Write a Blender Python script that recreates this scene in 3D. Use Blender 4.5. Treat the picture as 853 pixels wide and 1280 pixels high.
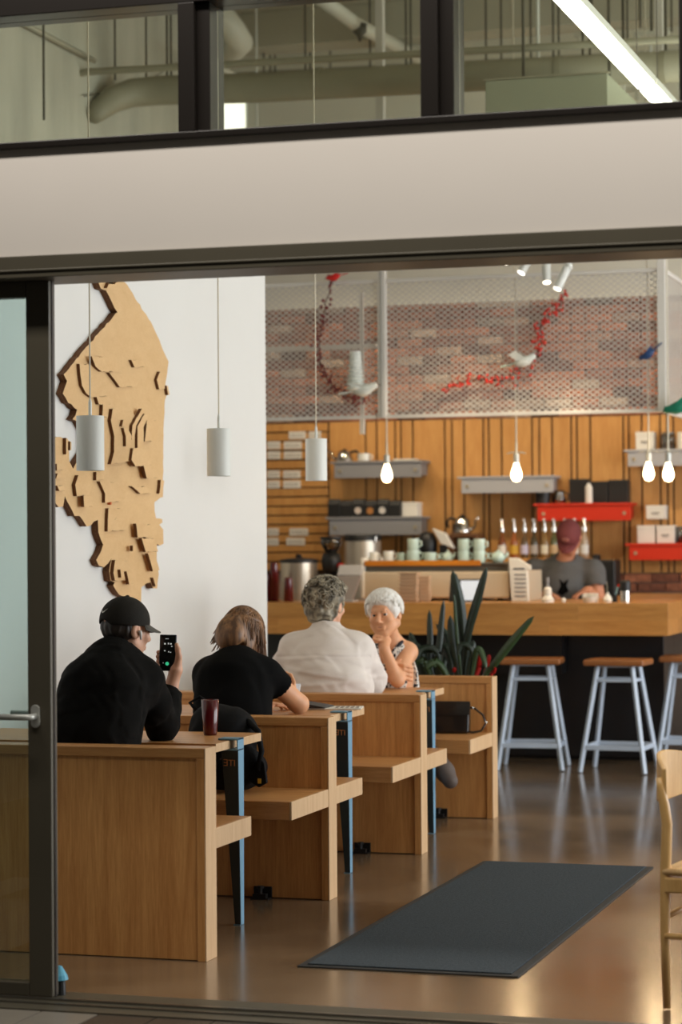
import bpy, bmesh, math, random
import numpy as np
from math import sin, cos, pi, radians as RAD
from mathutils import Vector, Matrix

for o in list(bpy.data.objects): bpy.data.objects.remove(o)
SC = bpy.context.scene
COL = SC.collection
random.seed(7)

# ---------------------------------------------------------------- camera
ZC, F = 1.53, 2927.03
YAW, PIT, ROL = .2994, .0118, -.0070
_fw = np.array([-sin(YAW)*cos(PIT), cos(YAW)*cos(PIT), sin(PIT)])
_r = np.array([cos(YAW), sin(YAW), 0.]); _u = np.cross(_r, _fw)
_r = _r*cos(ROL) + _u*sin(ROL); _u = np.cross(_r, _fw)
CAMP = np.array([0, 0, ZC])
cd = bpy.data.cameras.new('camera'); cam = bpy.data.objects.new('camera', cd); COL.objects.link(cam)
cd.sensor_fit = 'HORIZONTAL'; cd.sensor_width = 24.0; cd.lens = F/853*24.0
M = Matrix.Identity(4)
for i in range(3):
    M[i][0] = _r[i]; M[i][1] = _u[i]; M[i][2] = -_fw[i]; M[i][3] = CAMP[i]
cam.matrix_world = M
cd.clip_start = .1; cd.clip_end = 100
cd.dof.use_dof = True; cd.dof.focus_distance = 9.6; cd.dof.aperture_fstop = 2.7
SC.camera = cam

# ---------------------------------------------------------------- world, big lights, exposure
w = bpy.data.worlds.new('world'); SC.world = w; w.use_nodes = True
w.node_tree.nodes['Background'].inputs[0].default_value = (1.0, .93, .82, 1)
w.node_tree.nodes['Background'].inputs[1].default_value = .035
SC.view_settings.view_transform = 'Standard'; SC.view_settings.look = 'None'
SC.view_settings.gamma = 1; SC.view_settings.use_curve_mapping = False
SC.view_settings.exposure = -0.08
def area_light(name, loc, target, sx, sy, power, color):
    ld = bpy.data.lights.new(name, 'AREA'); ld.shape = 'RECTANGLE'; ld.size = sx; ld.size_y = sy
    ld.energy = power; ld.color = color
    o = bpy.data.objects.new(name, ld); COL.objects.link(o); o.location = loc
    o.rotation_euler = (Vector(target)-Vector(loc)).to_track_quat('-Z', 'Y').to_euler()
    return o
# daylight through the three big windows of the right-hand wall (out of frame)
for i, yc in enumerate((9.4, 12.6, 15.8)):
    area_light('window_daylight', (3.75, yc, 2.0), (-4, yc, 1.6), 2.6, 2.9, 180, (.93, .97, 1.0))
# the mall hall in front of the shop: ceiling lighting above and behind the camera
area_light('mall_ceiling_light', (-1.4, 6.0, 4.5), (-1.4, 7.2, 2.5), 6.5, .25, 140, (1.0, .95, .88))

# ---------------------------------------------------------------- pixel helpers (853x1280 frame)
def ray(x, y): return _fw + (x-426.5)/F*_r - (y-640)/F*_u
def oz(x, y, z): v = ray(x, y); return CAMP + v*((z-ZC)/v[2])
def oy(x, y, Y): v = ray(x, y); return CAMP + v*(Y/v[1])
def ox(x, y, X): v = ray(x, y); return CAMP + v*(X/v[0])
def rect(x0, x1, y0, y1, Y):
    "world x0,x1,z0,z1 of a pixel rectangle on the plane Y"
    xm, ym = (x0+x1)/2, (y0+y1)/2
    return oy(x0, ym, Y)[0], oy(x1, ym, Y)[0], oy(xm, y1, Y)[2], oy(xm, y0, Y)[2]

# ---------------------------------------------------------------- object helpers
def link(o): COL.objects.link(o); return o
def tag(o, label=None, cat=None, group=None, kind=None):
    if label: o['label'] = label
    if cat: o['category'] = cat
    if group: o['group'] = group
    if kind: o['kind'] = kind
    return o
def thing(name, label, cat, loc=(0, 0, 0), rotz=0, group=None):
    o = bpy.data.objects.new(name, None); o.empty_display_size = .05; link(o)
    o.location = loc; o.rotation_euler = (0, 0, rotz)
    return tag(o, label, cat, group)
def kids(o): return [c for c in bpy.data.objects if c.parent == o]
def copy_tree(o, parent=None):
    c = o.copy(); link(c); c.parent = parent
    for ch in kids(o): copy_tree(ch, c)
    return c

class MB:
    def __init__(s): s.v = []; s.f = []; s.m = []
    def add(s, vs, fs, mi=0):
        n = len(s.v); s.v += [tuple(map(float, p)) for p in vs]
        s.f += [tuple(i+n for i in f) for f in fs]; s.m += [mi]*len(fs); return s
    def box(s, x0, x1, y0, y1, z0, z1, mi=0):
        return s.add([(x, y, z) for z in (z0, z1) for y in (y0, y1) for x in (x0, x1)],
                     [(0, 2, 3, 1), (4, 5, 7, 6), (0, 1, 5, 4), (2, 6, 7, 3), (0, 4, 6, 2), (1, 3, 7, 5)], mi)
    def obox(s, c, ax, ay, az, mi=0):
        c, ax, ay, az = map(np.array, (c, ax, ay, az))
        return s.add([c+i*ax+j*ay+k*az for k in (-1, 1) for j in (-1, 1) for i in (-1, 1)],
                     [(0, 2, 3, 1), (4, 5, 7, 6), (0, 1, 5, 4), (2, 6, 7, 3), (0, 4, 6, 2), (1, 3, 7, 5)], mi)
    def bar(s, p0, p1, w, h=None, up=(0, 0, 1), mi=0):
        p0, p1 = np.array(p0, float), np.array(p1, float); d = p1-p0; L = np.linalg.norm(d); d = d/L
        up = np.array(up, float)
        if abs(d@up) > .98: up = np.array((0, 1., 0))
        x = np.cross(d, up); x /= np.linalg.norm(x); y = np.cross(x, d)
        return s.obox((p0+p1)/2, d*L/2, x*w/2, y*(h or w)/2, mi)
    def tube(s, pts, r, n=8, closed=False, mi=0, cap=True):
        P = [np.array(p, float) for p in pts]; m = len(P)
        R = [r]*m if np.isscalar(r) else list(r)
        base = len(s.v); ref = None; vs = []
        for i in range(m):
            a = P[(i-1) % m] if (closed or i > 0) else P[i]; b = P[(i+1) % m] if (closed or i < m-1) else P[i]
            d = b-a; d = d/(np.linalg.norm(d)+1e-12)
            if ref is None:
                ref = np.array((0, 0, 1.)) if abs(d[2]) < .9 else np.array((1., 0, 0))
            x = ref - d*(ref@d); x /= (np.linalg.norm(x)+1e-12); ref = x; y = np.cross(d, x)
            for k in range(n):
                t = 2*pi*k/n; vs.append(P[i]+R[i]*(cos(t)*x+sin(t)*y))
        fs = []
        for i in range(m if closed else m-1):
            j = (i+1) % m
            for k in range(n):
                l = (k+1) % n; fs.append((i*n+k, i*n+l, j*n+l, j*n+k))
        if cap and not closed:
            fs.append(tuple(range(n-1, -1, -1))); fs.append(tuple((m-1)*n+k for k in range(n)))
        return s.add(vs, fs, mi)
    def cyl(s, p0, p1, r0, r1=None, n=16, mi=0): return s.tube([p0, p1], [r0, r0 if r1 is None else r1], n, mi=mi)
    def lathe(s, prof, c=(0, 0, 0), n=20, mi=0):
        vs = []; fs = []
        for r, z in prof:
            for k in range(n):
                t = 2*pi*k/n; vs.append((c[0]+r*cos(t), c[1]+r*sin(t), c[2]+z))
        for i in range(len(prof)-1):
            for k in range(n):
                l = (k+1) % n; fs.append((i*n+k, i*n+l, (i+1)*n+l, (i+1)*n+k))
        if prof[0][0] > 1e-6: fs.append(tuple(range(n-1, -1, -1)))
        if prof[-1][0] > 1e-6: fs.append(tuple((len(prof)-1)*n+k for k in range(n)))
        return s.add(vs, fs, mi)
    def prism(s, poly, fn, t0, t1, mi=0, side=None):
        "poly of (a,b); fn(a,b,t)->xyz"
        n = len(poly)
        A = sum(poly[i][0]*poly[(i+1) % n][1]-poly[(i+1) % n][0]*poly[i][1] for i in range(n))
        vs = [fn(a, b, t0) for a, b in poly]+[fn(a, b, t1) for a, b in poly]
        s.add(vs, [tuple(range(n-1, -1, -1)), tuple(range(n, 2*n))], mi)
        b0 = len(s.v)-2*n
        for i in range(n):
            j = (i+1) % n; s.f.append((b0+i, b0+j, b0+n+j, b0+n+i)); s.m.append(mi if side is None else side)
        return s
    def ball(s, c, r, n=12, mi=0, rot=None):
        r = (r, r, r) if np.isscalar(r) else r; vs = []; fs = []; m = max(4, n//2)
        for i in range(1, m):
            a = pi*i/m
            for k in range(n):
                b = 2*pi*k/n; q = np.array((r[0]*sin(a)*cos(b), r[1]*sin(a)*sin(b), r[2]*cos(a)))
                if rot is not None: q = rot@q
                vs.append(np.array(c)+q)
        top, bot = np.array((0, 0, r[2])), np.array((0, 0, -r[2]))
        if rot is not None: top, bot = rot@top, rot@bot
        vs += [np.array(c)+top, np.array(c)+bot]; T = len(vs)-2
        for i in range(m-2):
            for k in range(n):
                l = (k+1) % n; fs.append((i*n+k, (i+1)*n+k, (i+1)*n+l, i*n+l))
        for k in range(n):
            l = (k+1) % n; fs.append((T, k, l)); fs.append((T+1, (m-2)*n+l, (m-2)*n+k))
        return s.add(vs, fs, mi)
    def mesh(s, name, mats, smooth=False):
        me = bpy.data.meshes.new(name); me.from_pydata(s.v, [], s.f)
        for m in (mats if isinstance(mats, (list, tuple)) else [mats]): me.materials.append(m)
        if len(me.materials) > 1: me.polygons.foreach_set('material_index', s.m)
        bm = bmesh.new(); bm.from_mesh(me); bmesh.ops.recalc_face_normals(bm, faces=bm.faces); bm.to_mesh(me); bm.free()
        if smooth: me.shade_smooth()
        return me
    def build(s, name, mats, parent=None, smooth=False, bevel=0, seg=2, loc=None, auto=False):
        o = bpy.data.objects.new(name, s.mesh(name, mats, smooth or auto)); link(o)
        if parent: o.parent = parent
        if loc is not None: o.location = loc
        if bevel:
            b = o.modifiers.new('bevel', 'BEVEL'); b.width = bevel; b.segments = seg; b.limit_method = 'ANGLE'; b.angle_limit = RAD(40)
        if auto: sharp(o.data)
        return o
def sharp(me, ang=35):
    bm = bmesh.new(); bm.from_mesh(me)
    for e in bm.edges:
        if len(e.link_faces) == 2 and e.calc_face_angle(0) > RAD(ang): e.smooth = False
    bm.to_mesh(me); bm.free()

# ---------------------------------------------------------------- materials
MATS = {}
def mat(name, col, rough=.5, metal=0., var=.0, vscale=20, bump=0., bscale=80, spec=.5, emit=None, estr=0, coat=0, objvar=0, trans=0, sss=0, vstretch=(1, 1, 1), sheen=0):
    if name in MATS: return MATS[name]
    m = bpy.data.materials.new(name); m.use_nodes = True; nt = m.node_tree; b = nt.nodes['Principled BSDF']
    N = nt.nodes.new; L = nt.links.new
    b.inputs['Base Color'].default_value = (*col, 1); b.inputs['Roughness'].default_value = rough
    b.inputs['Metallic'].default_value = metal; b.inputs['Specular IOR Level'].default_value = spec
    b.inputs['Coat Weight'].default_value = coat; b.inputs['Transmission Weight'].default_value = trans
    b.inputs['Sheen Weight'].default_value = sheen
    if sss: b.inputs['Subsurface Weight'].default_value = sss; b.inputs['Subsurface Scale'].default_value = .01; b.inputs['Subsurface Radius'].default_value = (1, .35, .2)
    if emit: b.inputs['Emission Color'].default_value = (*emit, 1); b.inputs['Emission Strength'].default_value = estr
    tc = mp = None
    if var or bump:
        tc = N('ShaderNodeTexCoord'); mp = N('ShaderNodeMapping'); L(tc.outputs['Object'], mp.inputs[0]); mp.inputs['Scale'].default_value = vstretch
    src = None
    if var:
        nz = N('ShaderNodeTexNoise'); nz.inputs['Scale'].default_value = vscale; nz.inputs['Detail'].default_value = 6; L(mp.outputs[0], nz.inputs[0])
        mr = N('ShaderNodeMapRange'); mr.inputs[1].default_value = .3; mr.inputs[2].default_value = .7; mr.inputs[3].default_value = 1-var; mr.inputs[4].default_value = 1+var
        L(nz.outputs[0], mr.inputs[0]); src = mr.outputs[0]
    if objvar:
        oi = N('ShaderNodeObjectInfo'); m2 = N('ShaderNodeMapRange'); m2.inputs[3].default_value = 1-objvar; m2.inputs[4].default_value = 1+objvar
        L(oi.outputs['Random'], m2.inputs[0])
        if src is not None:
            mu = N('ShaderNodeMath'); mu.operation = 'MULTIPLY'; L(src, mu.inputs[0]); L(m2.outputs[0], mu.inputs[1]); src = mu.outputs[0]
        else: src = m2.outputs[0]
    if src is not None:
        vm = N('ShaderNodeVectorMath'); vm.operation = 'SCALE'; vm.inputs[0].default_value = col; L(src, vm.inputs['Scale']); L(vm.outputs[0], b.inputs['Base Color'])
    if bump:
        n2 = N('ShaderNodeTexNoise'); n2.inputs['Scale'].default_value = bscale; n2.inputs['Detail'].default_value = 4; L(mp.outputs[0], n2.inputs[0])
        bp = N('ShaderNodeBump'); bp.inputs['Strength'].default_value = bump; bp.inputs['Distance'].default_value = .01; L(n2.outputs[0], bp.inputs['Height']); L(bp.outputs[0], b.inputs['Normal'])
    MATS[name] = m; return m
def wood(name, light, dark, stretch, rough=.45, scale=1., contrast=1., objvar=.06, coat=0.1):
    "procedural grain; stretch = scale of object coords (small along the grain)"
    if name in MATS: return MATS[name]
    m = bpy.data.materials.new(name); m.use_nodes = True; nt = m.node_tree; b = nt.nodes['Principled BSDF']; N = nt.nodes.new; L = nt.links.new
    tc = N('ShaderNodeTexCoord'); oi = N('ShaderNodeObjectInfo'); ad = N('ShaderNodeVectorMath'); ad.operation = 'ADD'
    sc = N('ShaderNodeVectorMath'); sc.operation = 'SCALE'; sc.inputs[0].default_value = (7.3, 5.1, 3.7); L(oi.outputs['Random'], sc.inputs['Scale'])
    L(tc.outputs['Object'], ad.inputs[0]); L(sc.outputs[0], ad.inputs[1])
    mp = N('ShaderNodeMapping'); mp.inputs['Scale'].default_value = stretch; L(ad.outputs[0], mp.inputs[0])
    n1 = N('ShaderNodeTexNoise'); n1.inputs['Scale'].default_value = 3.0*scale; n1.inputs['Detail'].default_value = 5; n1.inputs['Distortion'].default_value = .6; L(mp.outputs[0], n1.inputs[0])
    n2 = N('ShaderNodeTexNoise'); n2.inputs['Scale'].default_value = 16*scale; n2.inputs['Detail'].default_value = 8; n2.inputs['Roughness'].default_value = .7; L(mp.outputs[0], n2.inputs[0])
    mx = N('ShaderNodeMath'); mx.operation = 'MULTIPLY_ADD'; mx.inputs[1].default_value = .5; L(n2.outputs[0], mx.inputs[0])
    h = N('ShaderNodeMath'); h.operation = 'MULTIPLY'; h.inputs[1].default_value = .5; L(n1.outputs[0], h.inputs[0]); L(h.outputs[0], mx.inputs[2])
    cr = N('ShaderNodeValToRGB'); c = .13/contrast
    cr.color_ramp.elements[0].position = .5-c; cr.color_ramp.elements[0].color = (*dark, 1)
    cr.color_ramp.elements[1].position = .5+c; cr.color_ramp.elements[1].color = (*light, 1); L(mx.outputs[0], cr.inputs[0])
    m2 = N('ShaderNodeMapRange'); m2.inputs[3].default_value = 1-objvar; m2.inputs[4].default_value = 1+objvar; L(oi.outputs['Random'], m2.inputs[0])
    vm = N('ShaderNodeVectorMath'); vm.operation = 'SCALE'; L(cr.outputs[0], vm.inputs[0]); L(m2.outputs[0], vm.inputs['Scale']); L(vm.outputs[0], b.inputs['Base Color'])
    b.inputs['Roughness'].default_value = rough; b.inputs['Coat Weight'].default_value = coat; b.inputs['Coat Roughness'].default_value = .3
    bp = N('ShaderNodeBump'); bp.inputs['Strength'].default_value = .08; bp.inputs['Distance'].default_value = .004; L(n2.outputs[0], bp.inputs['Height']); L(bp.outputs[0], b.inputs['Normal'])
    MATS[name] = m; return m
def glass(name, tint=(1, 1, 1), refl=.08, rough=.0):
    if name in MATS: return MATS[name]
    m = bpy.data.materials.new(name); m.use_nodes = True; nt = m.node_tree; N = nt.nodes.new; L = nt.links.new
    nt.nodes.remove(nt.nodes['Principled BSDF']); out = nt.nodes['Material Output']
    t = N('ShaderNodeBsdfTransparent'); t.inputs[0].default_value = (*tint, 1)
    g = N('ShaderNodeBsdfGlossy'); g.inputs['Roughness'].default_value = rough
    fr = N('ShaderNodeFresnel'); fr.inputs['IOR'].default_value = 1.45; mu = N('ShaderNodeMath'); mu.operation = 'MULTIPLY'; mu.inputs[1].default_value = refl/.04
    mn = N('ShaderNodeMath'); mn.operation = 'MINIMUM'; mn.inputs[1].default_value = .9
    L(fr.outputs[0], mu.inputs[0]); L(mu.outputs[0], mn.inputs[0])
    mx = N('ShaderNodeMixShader'); L(mn.outputs[0], mx.inputs[0]); L(t.outputs[0], mx.inputs[1]); L(g.outputs[0], mx.inputs[2]); L(mx.outputs[0], out.inputs[0])
    MATS[name] = m; return m
def emis(name, col, s):
    return mat(name, col, emit=col, estr=s)
def srgb(r, g, b):
    f = lambda c: (c/255/12.92 if c/255 <= .04045 else ((c/255+.055)/1.055)**2.4)
    return (f(r), f(g), f(b))
# ================================================================ STRUCTURE
YF = 7.124; ZHB, ZHT, ZS = 2.4045, 2.4777, 2.837
XW, YWE = -4.35, 12.65          # white side wall and where it ends
YB = 18.5; ZCEIL = 5.6; XR = 3.6; XL = -8.0
def struct(o): o['kind'] = 'structure'; return o
M_white = mat('white_paint', srgb(226, 226, 222), .55, var=.015, vscale=2, bump=.02, bscale=150)
M_beam = mat('beam_paint', srgb(222, 214, 204), .5, var=.02, vscale=1.5)
M_dark = mat('bronze_frame', srgb(88, 82, 68), .42, metal=.1, var=.05, vscale=3)
M_darker = mat('black_frame', srgb(36, 31, 27), .35, metal=.3)
M_ceil = mat('ceiling_paint', srgb(186, 182, 164), .8, var=.08, vscale=1.2, bump=.1, bscale=12)
M_conc = mat('board_concrete', srgb(196, 194, 180), .8, var=.16, vscale=2.2, bump=.5, bscale=9, vstretch=(1, 1.6, .35))

# polished concrete floor
def floor_material():
    m = bpy.data.materials.new('polished_concrete'); m.use_nodes = True; nt = m.node_tree; b = nt.nodes['Principled BSDF']; N = nt.nodes.new; L = nt.links.new
    tc = N('ShaderNodeTexCoord')
    a = N('ShaderNodeTexNoise'); a.inputs['Scale'].default_value = .9; a.inputs['Detail'].default_value = 7; a.inputs['Roughness'].default_value = .6; L(tc.outputs['Object'], a.inputs[0])
    c = N('ShaderNodeTexNoise'); c.inputs['Scale'].default_value = 60; c.inputs['Detail'].default_value = 6; L(tc.outputs['Object'], c.inputs[0])
    ad = N('ShaderNodeMath'); ad.operation = 'MULTIPLY_ADD'; ad.inputs[1].default_value = .35; L(c.outputs[0], ad.inputs[0]); L(a.outputs[0], ad.inputs[2])
    cr = N('ShaderNodeValToRGB'); cr.color_ramp.elements[0].position = .5; cr.color_ramp.elements[0].color = (*srgb(98, 80, 60), 1)
    cr.color_ramp.elements[1].position = .85; cr.color_ramp.elements[1].color = (*srgb(138, 114, 88), 1); L(ad.outputs[0], cr.inputs[0]); L(cr.outputs[0], b.inputs['Base Color'])
    r = N('ShaderNodeMapRange'); r.inputs[1].default_value = .35; r.inputs[2].default_value = .7; r.inputs[3].default_value = .15; r.inputs[4].default_value = .28; L(a.outputs[0], r.inputs[0]); L(r.outputs[0], b.inputs['Roughness'])
    bp = N('ShaderNodeBump'); bp.inputs['Strength'].default_value = .03; bp.inputs['Distance'].default_value = .003; L(a.outputs[0], bp.inputs['Height']); L(bp.outputs[0], b.inputs['Normal'])
    b.inputs['Coat Weight'].default_value = .25; b.inputs['Coat Roughness'].default_value = .12
    return m
struct(MB().box(XL, XR, YF-.02, YB+.2, -.12, 0).build('floor', floor_material()))
struct(MB().box(XL, XR, YF-.1, YB+.2, ZCEIL, ZCEIL+.2).build('ceiling', M_ceil))
for y in (12.2, 14.6, 17.0):
    tag(MB().box(XL, XR, y, y+.3, ZCEIL-.28, ZCEIL).build('trim_1', M_ceil, bevel=.01), kind='structure')
struct(MB().box(XW-.1, XW, YF+.16, YWE, 0, 3.05).build('wall_left', M_white))
struct(MB().box(-6.4, -6.2, YF+.0, 16.3, 0, ZCEIL).build('wall_left_upper', M_conc))
struct(MB().box(XL-.15, XL, YF, YB, 0, ZCEIL).build('wall_far_left', M_white))
# right wall with three big window openings (out of frame, daylight comes through them)
wr = MB()
edges = [(YF, 8.0), (10.8, 11.2), (14.0, 14.4), (17.2, YB)]
for a, b_ in edges: wr.box(XR, XR+.2, a, b_, 0, ZCEIL)
for a, b_ in ((8.0, 10.8), (11.2, 14.0), (14.4, 17.2)):
    wr.box(XR, XR+.2, a, b_, 0, .5).box(XR, XR+.2, a, b_, 3.6, ZCEIL)
struct(wr.build('wall_right', M_white))

# ---- back wall: bricks, plywood planks, slat board, white upper part
M_mortar = mat('mortar', srgb(150, 132, 116), .9, var=.1, vscale=30)
wb = struct(MB().box(XL, XR, YB+.03, YB+.25, 0, 3.447).build('wall_back', M_mortar))
struct(MB().box(XL, XR, YB-.03, YB+.25, 3.447, ZCEIL).build('wall_back_upper', mat('upper_wall_paint', srgb(238, 234, 218), .7, var=.03, vscale=2)))
def brick_material():
    m = bpy.data.materials.new('old_brick'); m.use_nodes = True; nt = m.node_tree; b = nt.nodes['Principled BSDF']; N = nt.nodes.new; L = nt.links.new
    oi = N('ShaderNodeObjectInfo'); cr = N('ShaderNodeValToRGB'); cr.color_ramp.interpolation = 'LINEAR'
    cols = [(0, (74, 50, 42)), (.12, (120, 72, 54)), (.4, (158, 98, 70)), (.62, (178, 112, 80)), (.82, (150, 112, 92)), (.93, (196, 172, 152)), (1, (104, 84, 74))]
    el = cr.color_ramp.elements
    for i, (p, c) in enumerate(cols):
        e = el[i] if i < 2 else el.new(p)
        e.position = p; e.color = (*srgb(*c), 1)
    L(oi.outputs['Random'], cr.inputs[0])
    tc = N('ShaderNodeTexCoord'); nz = N('ShaderNodeTexNoise'); nz.inputs['Scale'].default_value = 22; nz.inputs['Detail'].default_value = 7; L(tc.outputs['Object'], nz.inputs[0])
    mr = N('ShaderNodeMapRange'); mr.inputs[1].default_value = .3; mr.inputs[2].default_value = .75; mr.inputs[3].default_value = .6; mr.inputs[4].default_value = 1.3; L(nz.outputs[0], mr.inputs[0])
    vm = N('ShaderNodeVectorMath'); vm.operation = 'SCALE'; L(cr.outputs[0], vm.inputs[0]); L(mr.outputs[0], vm.inputs['Scale']); L(vm.outputs[0], b.inputs['Base Color'])
    b.inputs['Roughness'].default_value = .9
    bp = N('ShaderNodeBump'); bp.inputs['Strength'].default_value = .4; bp.inputs['Distance'].default_value = .01; L(nz.outputs[0], bp.inputs['Height']); L(bp.outputs[0], b.inputs['Normal'])
    return m
M_brick = brick_material()
brick_me = MB().box(-.107, .107, -.05, 0, -.0325, .0325).mesh('brick', M_brick)
rb = random.Random(3); far = MB()
def bricks(x0, x1, z0, z1):
    z = z0+.036; row = 0
    while z < z1:
        x = x0-.11*(row % 2)
        while x < x1:
            if -6.55 < x < -2.75:
                o = bpy.data.objects.new('brick', brick_me); link(o); o.parent = wb
                o.location = (x+rb.uniform(-.003, .003), YB+.035+rb.uniform(-.006, .006), z); o.rotation_euler = (rb.uniform(-.02, .02), 0, rb.uniform(-.012, .012))
            else: far.box(x-.107, x+.107, YB-.01, YB+.04, z-.0325, z+.0325)
            x += .2245
        z += .0745; row += 1
bricks(-7.8, 3.4, 2.505, 3.44)
bricks(-5.6, 3.4, .80, 1.24)
fb = far.build('brick_courses', M_brick, wb); fb['kind'] = 'stuff'

M_ply = wood('ply_plank', srgb(206, 154, 90), srgb(184, 128, 68), (6, 6, .7), .42, contrast=.8, objvar=.07)
M_batten = mat('dark_gap', srgb(66, 42, 22), .8)
MB().box(-7.9, 3.5, YB-.012, YB+.03, 1.25, 2.50).build('backing_board', M_batten, wb)
gx = [413, 459, 473, 496, 503, 518, 558, 567, 582, 606, 613, 629, 667, 676, 692, 716, 723, 740, 781, 788, 804, 827, 836]
gw = [oy(g, 620, YB)[0] for g in gx]
pat = [gw[i+1]-gw[i] for i in range(3, len(gw)-1)]
x = gw[-1]; i = 0
while x < 3.2: x += pat[i % len(pat)]; gw.append(x); i += 1
for a, b_ in zip(gw[:-1], gw[1:]):
    MB().box(a+.0075, b_-.0075, YB-.035, YB, 1.25, 2.50).build('plank', M_ply, wb, bevel=.002)
# horizontal slat board at the left
z = 2.50; xs0, xs1 = -7.9, gw[0]-.01; pitch = .0768
while z > 1.28:
    MB().box(xs0, xs1, YB-.034, YB, z-pitch+.008, z-.004).build('slat', M_ply, wb, bevel=.003); z -= pitch

# ---- shop front: beam, header, transom, sliding door
struct(MB().box(-7, XR, YF, YF+.22, ZHT, ZS).build('wall_front_beam', M_beam))
struct(MB().box(-7, XR, YF-.03, YF+.20, ZHB, ZHT).box(-7, XR, YF-.035, YF-.03, ZHB+.02, ZHB+.028).build('trim_2', M_dark, bevel=.004))
zt = oy(0, 23, YF)[2]
struct(MB().box(-7, XR, YF-.02, YF+.14, ZS, ZS+.022).box(-7, XR, YF-.02, YF+.14, zt, zt+.12).build('trim_3', M_darker, bevel=.003))
struct(MB().box(-7, XR, YF, YF+.2, zt+.12, 6.0).build('wall_front_upper', M_beam))
m1a, m1b = oy(225, 90, YF)[0], oy(262, 90, YF)[0]; m2a, m2b = oy(527.5, 80, YF)[0], oy(565, 80, YF)[0]
step = m2a-m1a; wm = m1b-m1a
for k in range(-5, 7):
    a = m1a+k*step
    if a > XR-.2: break
    struct(MB().box(a, a+wm*.55, YF-.02, YF+.14, ZS+.022, zt).box(a+wm*.55, a+wm, YF+.005, YF+.14, ZS+.022, zt).build('trim_4', M_darker, bevel=.003))
    g = struct(MB().box(a+wm+.002, a+step-.002, YF+.07, YF+.078, ZS+.022, zt).build('window_%d' % (k+6), glass('transom_glass', (.93, .95, .88), .07)))
struct(MB().box(-7, -4.6, YF, YF+.2, 0, ZHB).build('wall_front_left', M_beam))
struct(MB().box(.9, XR, YF, YF+.2, 0, ZHB).build('wall_front_right', M_beam))
# threshold track
M_steel = mat('brushed_steel', srgb(150, 146, 138), .3, metal=.9)
struct(MB().box(-4.6, .9, YF-.1, YF+.2, -.01, .004).build('trim_5', M_dark))
struct(MB().box(-4.6, .9, YF+.045, YF+.06, 0, .012).box(-4.6, .9, YF-.02, YF-.012, 0, .010).build('trim_6', M_steel))
# sliding door leaf
xs = oy(54, 800, YF)[0]; xsl = oy(24.5, 800, YF)[0]; wst = xs-xsl; xl = xs-1.25
zr = oy(10, 370, YF)[2]; zb = oy(20, 1232, YF)[2]
door = struct(thing('door_1', None, None, (xs, YF+.06, 0)))
del_ = MB().box(-wst, 0, 0, .05, .012, ZHB).box(xl-xs, xl-xs+wst, 0, .05, .012, ZHB).box(xl-xs+wst, -wst, 0, .05, zr, ZHB).box(xl-xs+wst, -wst, 0, .05, .012, zb)
del_.build('door_frame', M_dark, door, bevel=.004)
MB().box(xl-xs+wst-.01, -wst+.01, .02, .03, zb-.01, zr+.01).build('door_pane', glass('door_glass', (.80, .90, .89), .09), door)
MB().box(-.004, .003, .018, .032, .012, ZHB).build('door_seal', M_darker, door)
zh = oy(35, 897, YF)[2]; hx = oy(35.5, 896, YF)[0]-xs
hm = mat('satin_aluminium', srgb(190, 190, 182), .35, metal=.35)
for sy in (-1, 1):
    y0 = 0 if sy < 0 else .05
    n = 20; pl = []
    for k in range(n):
        t = 2*pi*k/n; pl.append((hx+.0165*cos(t), zh+(.022 if sin(t) > 0 else -.022)+.0165*sin(t)))
    h = MB().prism(pl, lambda a, b, t: (a, y0+sy*t, b), 0, .008).build('handle', hm, door, bevel=.002)
    MB().tube([(hx, y0+sy*.006, zh), (hx, y0+sy*.045, zh), (hx-.012, y0+sy*.056, zh), (hx-.14, y0+sy*.056, zh)], .0105, 12).build('lever', hm, h, smooth=True)
# mall floor outside
M_tileA = mat('tile_light', srgb(134, 127, 116), .35, var=.06, vscale=12); M_tileB = mat('tile_dark', srgb(72, 66, 58), .35, var=.06, vscale=12)
mf = struct(MB().box(-6, XR, 1.0, YF-.1, -.12, -.012).build('floor_mall', mat('tile_grout', srgb(70, 66, 60), .8)))
tA = MB().box(.003, .197, .003, .597, -.012, 0).mesh('tile', M_tileA); tB = MB().box(.003, .197, .003, .597, -.012, 0).mesh('tile', M_tileB)
rt = random.Random(5)
for j in range(4):
    for i in range(26):
        o = bpy.data.objects.new('tile', tA if rt.random() < .55 else tB); link(o); o.parent = mf
        o.location = (-4.6+i*.2, YF-.1-.6*(j+1)+.0, 0)
# ceiling line lights (only the first row shows through the transom)
M_tube = emis('tube_light', (1.0, .97, .90), 9.0)
for (lx, ly0, ly1, where) in ((-2.07, 9.3, 12.2, 'above the entrance aisle behind the shop front'), (-2.07, 12.25, 15.2, 'above the bar stools'), (.2, 9.3, 12.2, 'above the entrance side tables'), (.2, 12.25, 15.2, 'above the right side tables'), (2.4, 9.8, 12.7, 'beside the window wall')):
    t = thing('linear_light', 'long white fluorescent light fixture hanging '+where, 'light', (lx, (ly0+ly1)/2, 3.9), group='ceiling line lights')
    L_ = (ly1-ly0)/2
    MB().box(-.05, .05, -L_, L_, .012, .05).build('housing', mat('lamp_white', srgb(232, 232, 226), .5), t, bevel=.004)
    MB().box(-.046, .046, -L_+.01, L_-.01, -.018, .012).build('diffuser', M_tube, t, bevel=.01)
    MB().box(-.03, .03, -L_+.02, L_-.02, .05, .056).build('added_up_glow', emis('added_uplight', (1.0, .96, .86), 13.0), t)  # glowing strip added to brighten the ceiling and upper back wall
    for sy in (-L_*.8, L_*.8): MB().cyl((0, sy, .05), (0, sy, ZCEIL-3.9), .003, n=6).build('hanger', M_steel, t)
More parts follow.
